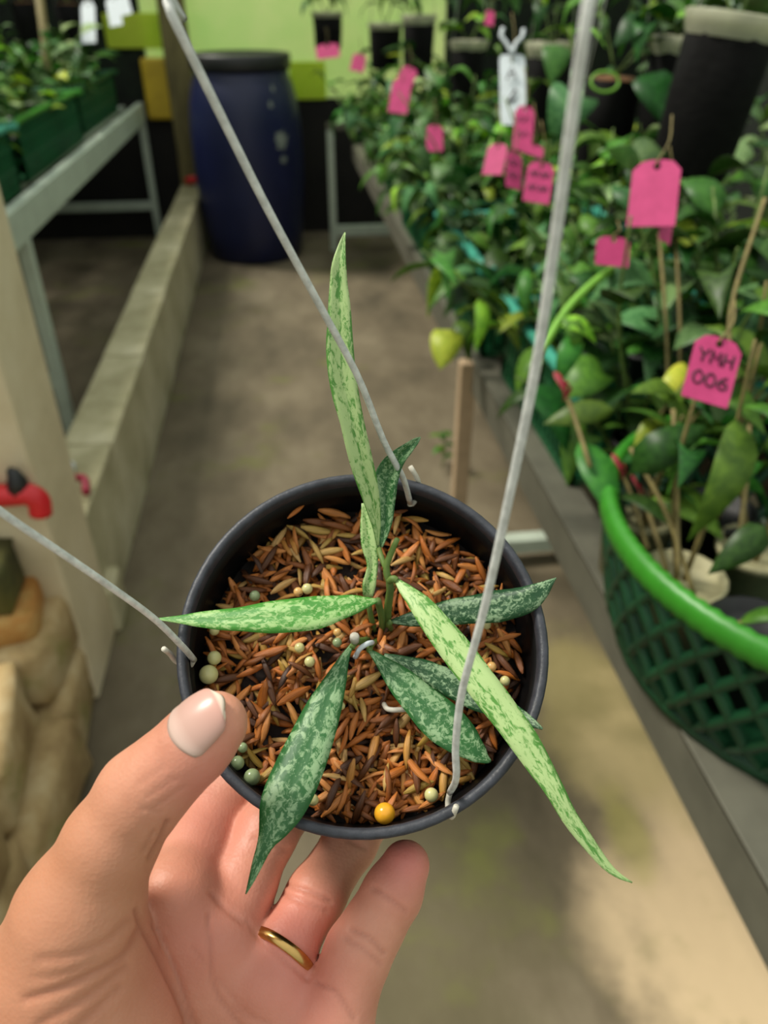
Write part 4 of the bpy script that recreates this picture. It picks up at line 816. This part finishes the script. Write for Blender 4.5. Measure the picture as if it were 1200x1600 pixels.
def surface_nets(f, lo, hi, h):
    n = np.ceil((np.array(hi)-lo)/h).astype(int)+1; ax = [lo[i]+h*np.arange(n[i]) for i in range(3)]; D = np.empty(n, np.float32)
    gy, gz = np.meshgrid(ax[1], ax[2], indexing='ij'); gy = gy.ravel(); gz = gz.ravel()
    for s in range(0, n[0], 12):
        e = min(s+12, n[0]); X = np.repeat(ax[0][s:e], gy.size); P = np.c_[X, np.tile(gy, e-s), np.tile(gz, e-s)].astype(np.float32); D[s:e] = f(P).reshape(e-s, n[1], n[2])
    S = D < 0; corners = [(i, j, k) for i in (0, 1) for j in (0, 1) for k in (0, 1)]; m = n-1
    sl = lambda A, c: A[c[0]:c[0]+m[0], c[1]:c[1]+m[1], c[2]:c[2]+m[2]]
    cnt = sum(sl(S, c).astype(np.int8) for c in corners); act = (cnt > 0) & (cnt < 8); idx = -np.ones(m, int); idx[act] = np.arange(act.sum()); cell = np.argwhere(act)
    acc = np.zeros((len(cell), 3)); num = np.zeros(len(cell)); val = {c: sl(D, c)[act] for c in corners}
    for a in corners:
        for dim in range(3):
            if a[dim] == 0:
                b = list(a); b[dim] = 1; b = tuple(b); va, vb = val[a], val[b]; cr = (va < 0) != (vb < 0); t = np.where(cr, va/np.where(cr, va-vb, 1), 0)
                p = np.array(a, float)+np.zeros((len(cell), 3)); p[:, dim] += t; acc += p*cr[:, None]; num += cr
    V = (cell+acc/num[:, None])*h+lo; F_ = []
    for dim in range(3):
        o1, o2 = [(1, 2), (2, 0), (0, 1)][dim]; A = S; B = np.roll(S, -1, axis=dim); cr = (A != B); q = [slice(1, None)]*3; q[dim] = slice(0, -1)
        sel = np.zeros_like(cr); sl_ = [slice(1, m[i]) for i in range(3)]; sl_[dim] = slice(0, m[dim]); sel[tuple(sl_)] = cr[tuple(sl_)]; E_ = np.argwhere(sel)
        def off(a, b): o = np.zeros(3, int); o[o1] = a; o[o2] = b; Q = E_+o; return idx[Q[:, 0], Q[:, 1], Q[:, 2]]
        f4 = np.c_[off(-1, -1), off(0, -1), off(0, 0), off(-1, 0)]; ins = S[E_[:, 0], E_[:, 1], E_[:, 2]]; f4 = np.where(ins[:, None], f4, f4[:, ::-1]); F_.append(f4)
    return V, np.vstack(F_)
lo = np.array([-.155, -.30, -.34]); hi = np.array([.035, -.05, -.185])
HV, HF = surface_nets(hand_sdf, lo, hi, .0011)
HF = HF[(HF >= 0).all(1)]
def smooth(V, F_, it, lam=.5):
    n = len(V); e = np.vstack([F_[:, [0, 1]], F_[:, [1, 2]], F_[:, [2, 3]], F_[:, [3, 0]]]); e = np.vstack([e, e[:, ::-1]]); deg = np.bincount(e[:, 0], minlength=n).astype(float)
    for _ in range(it):
        A = np.stack([np.bincount(e[:, 0], weights=V[e[:, 1], k], minlength=n) for k in range(3)], 1)/deg[:, None]; V = V+(A-V)*lam
    return V
HV = smooth(HV, HF, 4)
# creases: shallow grooves pressed into the skin along the fold lines of the palm and the joints
CR = [([(214, 1424), (222, 1448), (240, 1480), (262, 1525), (283, 1570), (300, 1620)], 5, .0011), ([(326, 1432), (328, 1500), (332, 1535), (350, 1572), (385, 1615)], 4, .0006), ([(240, 1445), (262, 1490), (278, 1530), (300, 1590), (320, 1640)], 4, .0007),
      ([(220, 1453), (192, 1496), (143, 1523), (92, 1546), (40, 1562)], 7, .0008), ([(196, 1512), (140, 1556), (60, 1602)], 8, .0006), ([(202, 1440), (162, 1474), (112, 1494), (62, 1500)], 8, .0005), ([(186, 1545), (136, 1592), (84, 1640)], 8, .0005), ([(150, 1500), (95, 1524), (50, 1530)], 6, .0003),
      ([(262, 1284), (250, 1312), (235, 1340)], 4, .0009), ([(240, 1300), (225, 1330)], 4, .0005), ([(252, 1270), (222, 1262)], 3, .0004), ([(442, 1380), (480, 1392), (516, 1408)], 4, .0008), ([(440, 1395), (475, 1410), (510, 1424)], 4, .0006), ([(545, 1312), (572, 1326)], 4, .0006),
      ([(548, 1452), (575, 1465), (600, 1490)], 4, .0008), ([(540, 1466), (565, 1482), (594, 1505)], 4, .0006), ([(584, 1388), (605, 1402), (634, 1424)], 4, .0007), ([(495, 1536), (525, 1552), (553, 1592)], 4, .0007), ([(385, 1440), (410, 1470), (480, 1530)], 4, .0005), ([(330, 1395), (350, 1418), (382, 1444)], 5, .0006), ([(395, 1310), (450, 1330)], 4, .0004),
      ([(230, 1245), (275, 1215)], 3, .0003), ([(240, 1262), (290, 1228)], 3, .0003), ([(215, 1225), (258, 1196)], 3, .0003), ([(345, 1570), (420, 1600)], 4, .0004), ([(300, 1480), (365, 1560), (410, 1600)], 3, .0003)]
hp = np.c_[600+FPX*HV[:, 0]/-HV[:, 2], 800-FPX*HV[:, 1]/-HV[:, 2]]
fn = np.zeros_like(HV); a = HV[HF[:, 2]]-HV[HF[:, 0]]; b = HV[HF[:, 3]]-HV[HF[:, 1]]; nn = np.cross(a, b)
for k in range(4):
    for c in range(3): fn[:, c] += np.bincount(HF[:, k], weights=nn[:, c], minlength=len(HV))
fn /= np.linalg.norm(fn, axis=1)[:, None]+1e-12
facing = (fn*(-HV/np.linalg.norm(HV, axis=1)[:, None])).sum(1) > .05
groove = np.zeros(len(HV)); dark = np.zeros(len(HV))
for pl, w, dep in CR:
    Q = spline([(x, y) for x, y in pl], 30); dm = np.full(len(HV), 1e9); box_ = (hp[:, 0] > Q[:, 0].min()-30) & (hp[:, 0] < Q[:, 0].max()+30) & (hp[:, 1] > Q[:, 1].min()-30) & (hp[:, 1] < Q[:, 1].max()+30) & facing
    ii = np.where(box_)[0]
    if len(ii) == 0: continue
    dd = np.full(len(ii), 1e9)
    for s in range(len(Q)-1):
        ab = Q[s+1]-Q[s]; pa = hp[ii]-Q[s]; t = np.clip((pa@ab)/(ab@ab+1e-9), 0, 1); dd = np.minimum(dd, np.linalg.norm(pa-t[:, None]*ab, axis=1))
    g = np.exp(-(dd/w)**2); groove[ii] = np.maximum(groove[ii], g*dep-.25*dep*np.exp(-((dd-2.6*w)/w)**2)); dark[ii] = np.maximum(dark[ii], g*min(1, dep/.001))
HV = HV-fn*groove[:, None]
def near_px(P, x, y, d, r): return np.exp(-(np.linalg.norm(P-cp(x, y, d), axis=1)/r)**2)
pink = np.clip(near_px(HV, 640, 1330, .25, .014)+.8*near_px(HV, 330, 1215, .21, .013)+.5*near_px(HV, 460, 1440, .25, .014)+.6*near_px(HV, 300, 1470, .235, .022)+.5*near_px(HV, 480, 1560, .24, .02)+.5*near_px(HV, 330, 1290, .27, .02), 0, 1)
ochre = np.clip(near_px(HV, 150, 1300, .22, .03)+.7*near_px(HV, 60, 1500, .22, .035)+.5*near_px(HV, 20, 1700, .23, .05), 0, 1)*.7
hand = empty('person', EYE+camvec(*(np.array([-.08, -.30, -.27])))); tag(hand, "person's open left hand with a plain gold band steadying the black pot from below", 'person')
WV = EYE+HV[:, :1]*RT+HV[:, 1:2]*UP-HV[:, 2:]*FW
sk = mk('hand', WV, HF, 'skin', hand)
ca = sk.data.color_attributes.new('tone', 'FLOAT_COLOR', 'POINT'); ca.data.foreach_set('color', np.c_[pink, ochre, dark*.35, np.ones(len(HV))].astype(np.float32).ravel())
# thumb nail: a curved plate lying on the skin
A0 = cp(258, 1206, .2145); A1 = cp(328, 1138, .2125); ax = nrm(A1-A0); nd = np.array([-.42, .37, .80]); nd = nrm(nd-ax*(nd@ax)); sd_ = np.cross(ax, nd)
NV = []; NU = []; EXT = []; nI, nJ = 16, 15
L0 = np.linalg.norm(A1-A0)
for i in range(nI):
    t = i/(nI-1); s = (.82+.80*t)*L0; w = .96*min(1, (.9+.9*t))*(1-max(0, (t-.72)/.28)**2.6*.42)
    for j in range(nJ):
        u = j/(nJ-1)*2-1; ang = u*w*.95; s2 = s-(.10*L0*(1-u*u) if t < .3 else 0)*(1-t/.3)-.10*L0*u*u*t
        d_ = nd*math.cos(ang)+sd_*math.sin(ang); o_ = A0+ax*min(s2, L0*.95); NV.append((o_, d_)); EXT.append(max(0, s2-L0*.95)); NU.append((u*.5+.5, t))
O = np.array([x[0] for x in NV]); Dr = np.array([x[1] for x in NV]); lo_ = np.zeros(len(O)); hi_ = np.full(len(O), .03)
for _ in range(22):
    mi = (lo_+hi_)/2; v = hand_sdf((O+Dr*mi[:, None]).astype(np.float32)); lo_ = np.where(v < 0, mi, lo_); hi_ = np.where(v < 0, hi_, mi)
edge = np.array([max(abs(u*2-1)**6, (abs(t*2-1))**10) for u, t in NU])
EXT = np.array(EXT); O = O+EXT[:, None]*ax; hi_ = hi_*(1-.16*(EXT/.0085)**2); top = O+Dr*(hi_+.0007-.0006*edge)[:, None]; bot = O+Dr*(hi_-.0010)[:, None]; NVV = np.vstack([top, bot]); q = nI*nJ; Fc = []
for i in range(nI-1):
    for j in range(nJ-1): a = i*nJ+j; Fc.append((a, a+1, a+nJ+1, a+nJ)); Fc.append((q+a, q+a+nJ, q+a+nJ+1, q+a+1))
for i in range(nI-1): a = i*nJ; Fc.append((a, a+nJ, q+a+nJ, q+a)); a = i*nJ+nJ-1; Fc.append((a, q+a, q+a+nJ, a+nJ))
for j in range(nJ-1): a = j; Fc.append((a, q+a, q+a+1, a+1)); a = (nI-1)*nJ+j; Fc.append((a, a+1, q+a+1, q+a))
WN = EYE+NVV[:, :1]*RT+NVV[:, 1:2]*UP-NVV[:, 2:]*FW
nl = mk('thumb_nail', WN, Fc, 'nail', sk, True, NU+NU); nl['label'] = 'pale trimmed thumb nail'
# gold band on the ring finger
ra = cp(447, 1478, .256); rb = cp(494, 1398, .268); rx = nrm(rb-ra); rcn = ra+(rb-ra)*-.12
rw = lambda v: RT*v[0]+UP*v[1]-FW*v[2]
rr = .0109
V, Fc = lathe_vf([(rr, -.0018), (rr+.0011, -.0014), (rr+.0013, 0), (rr+.0011, .0014), (rr, .0018), (rr-.0006, 0), (rr, -.0018)], 60, rw(rx), EYE+rw(rcn))
gd = mk('gold_ring', V, Fc, 'gold'); tag(gd, 'plain gold band worn on the ring finger', 'ring')
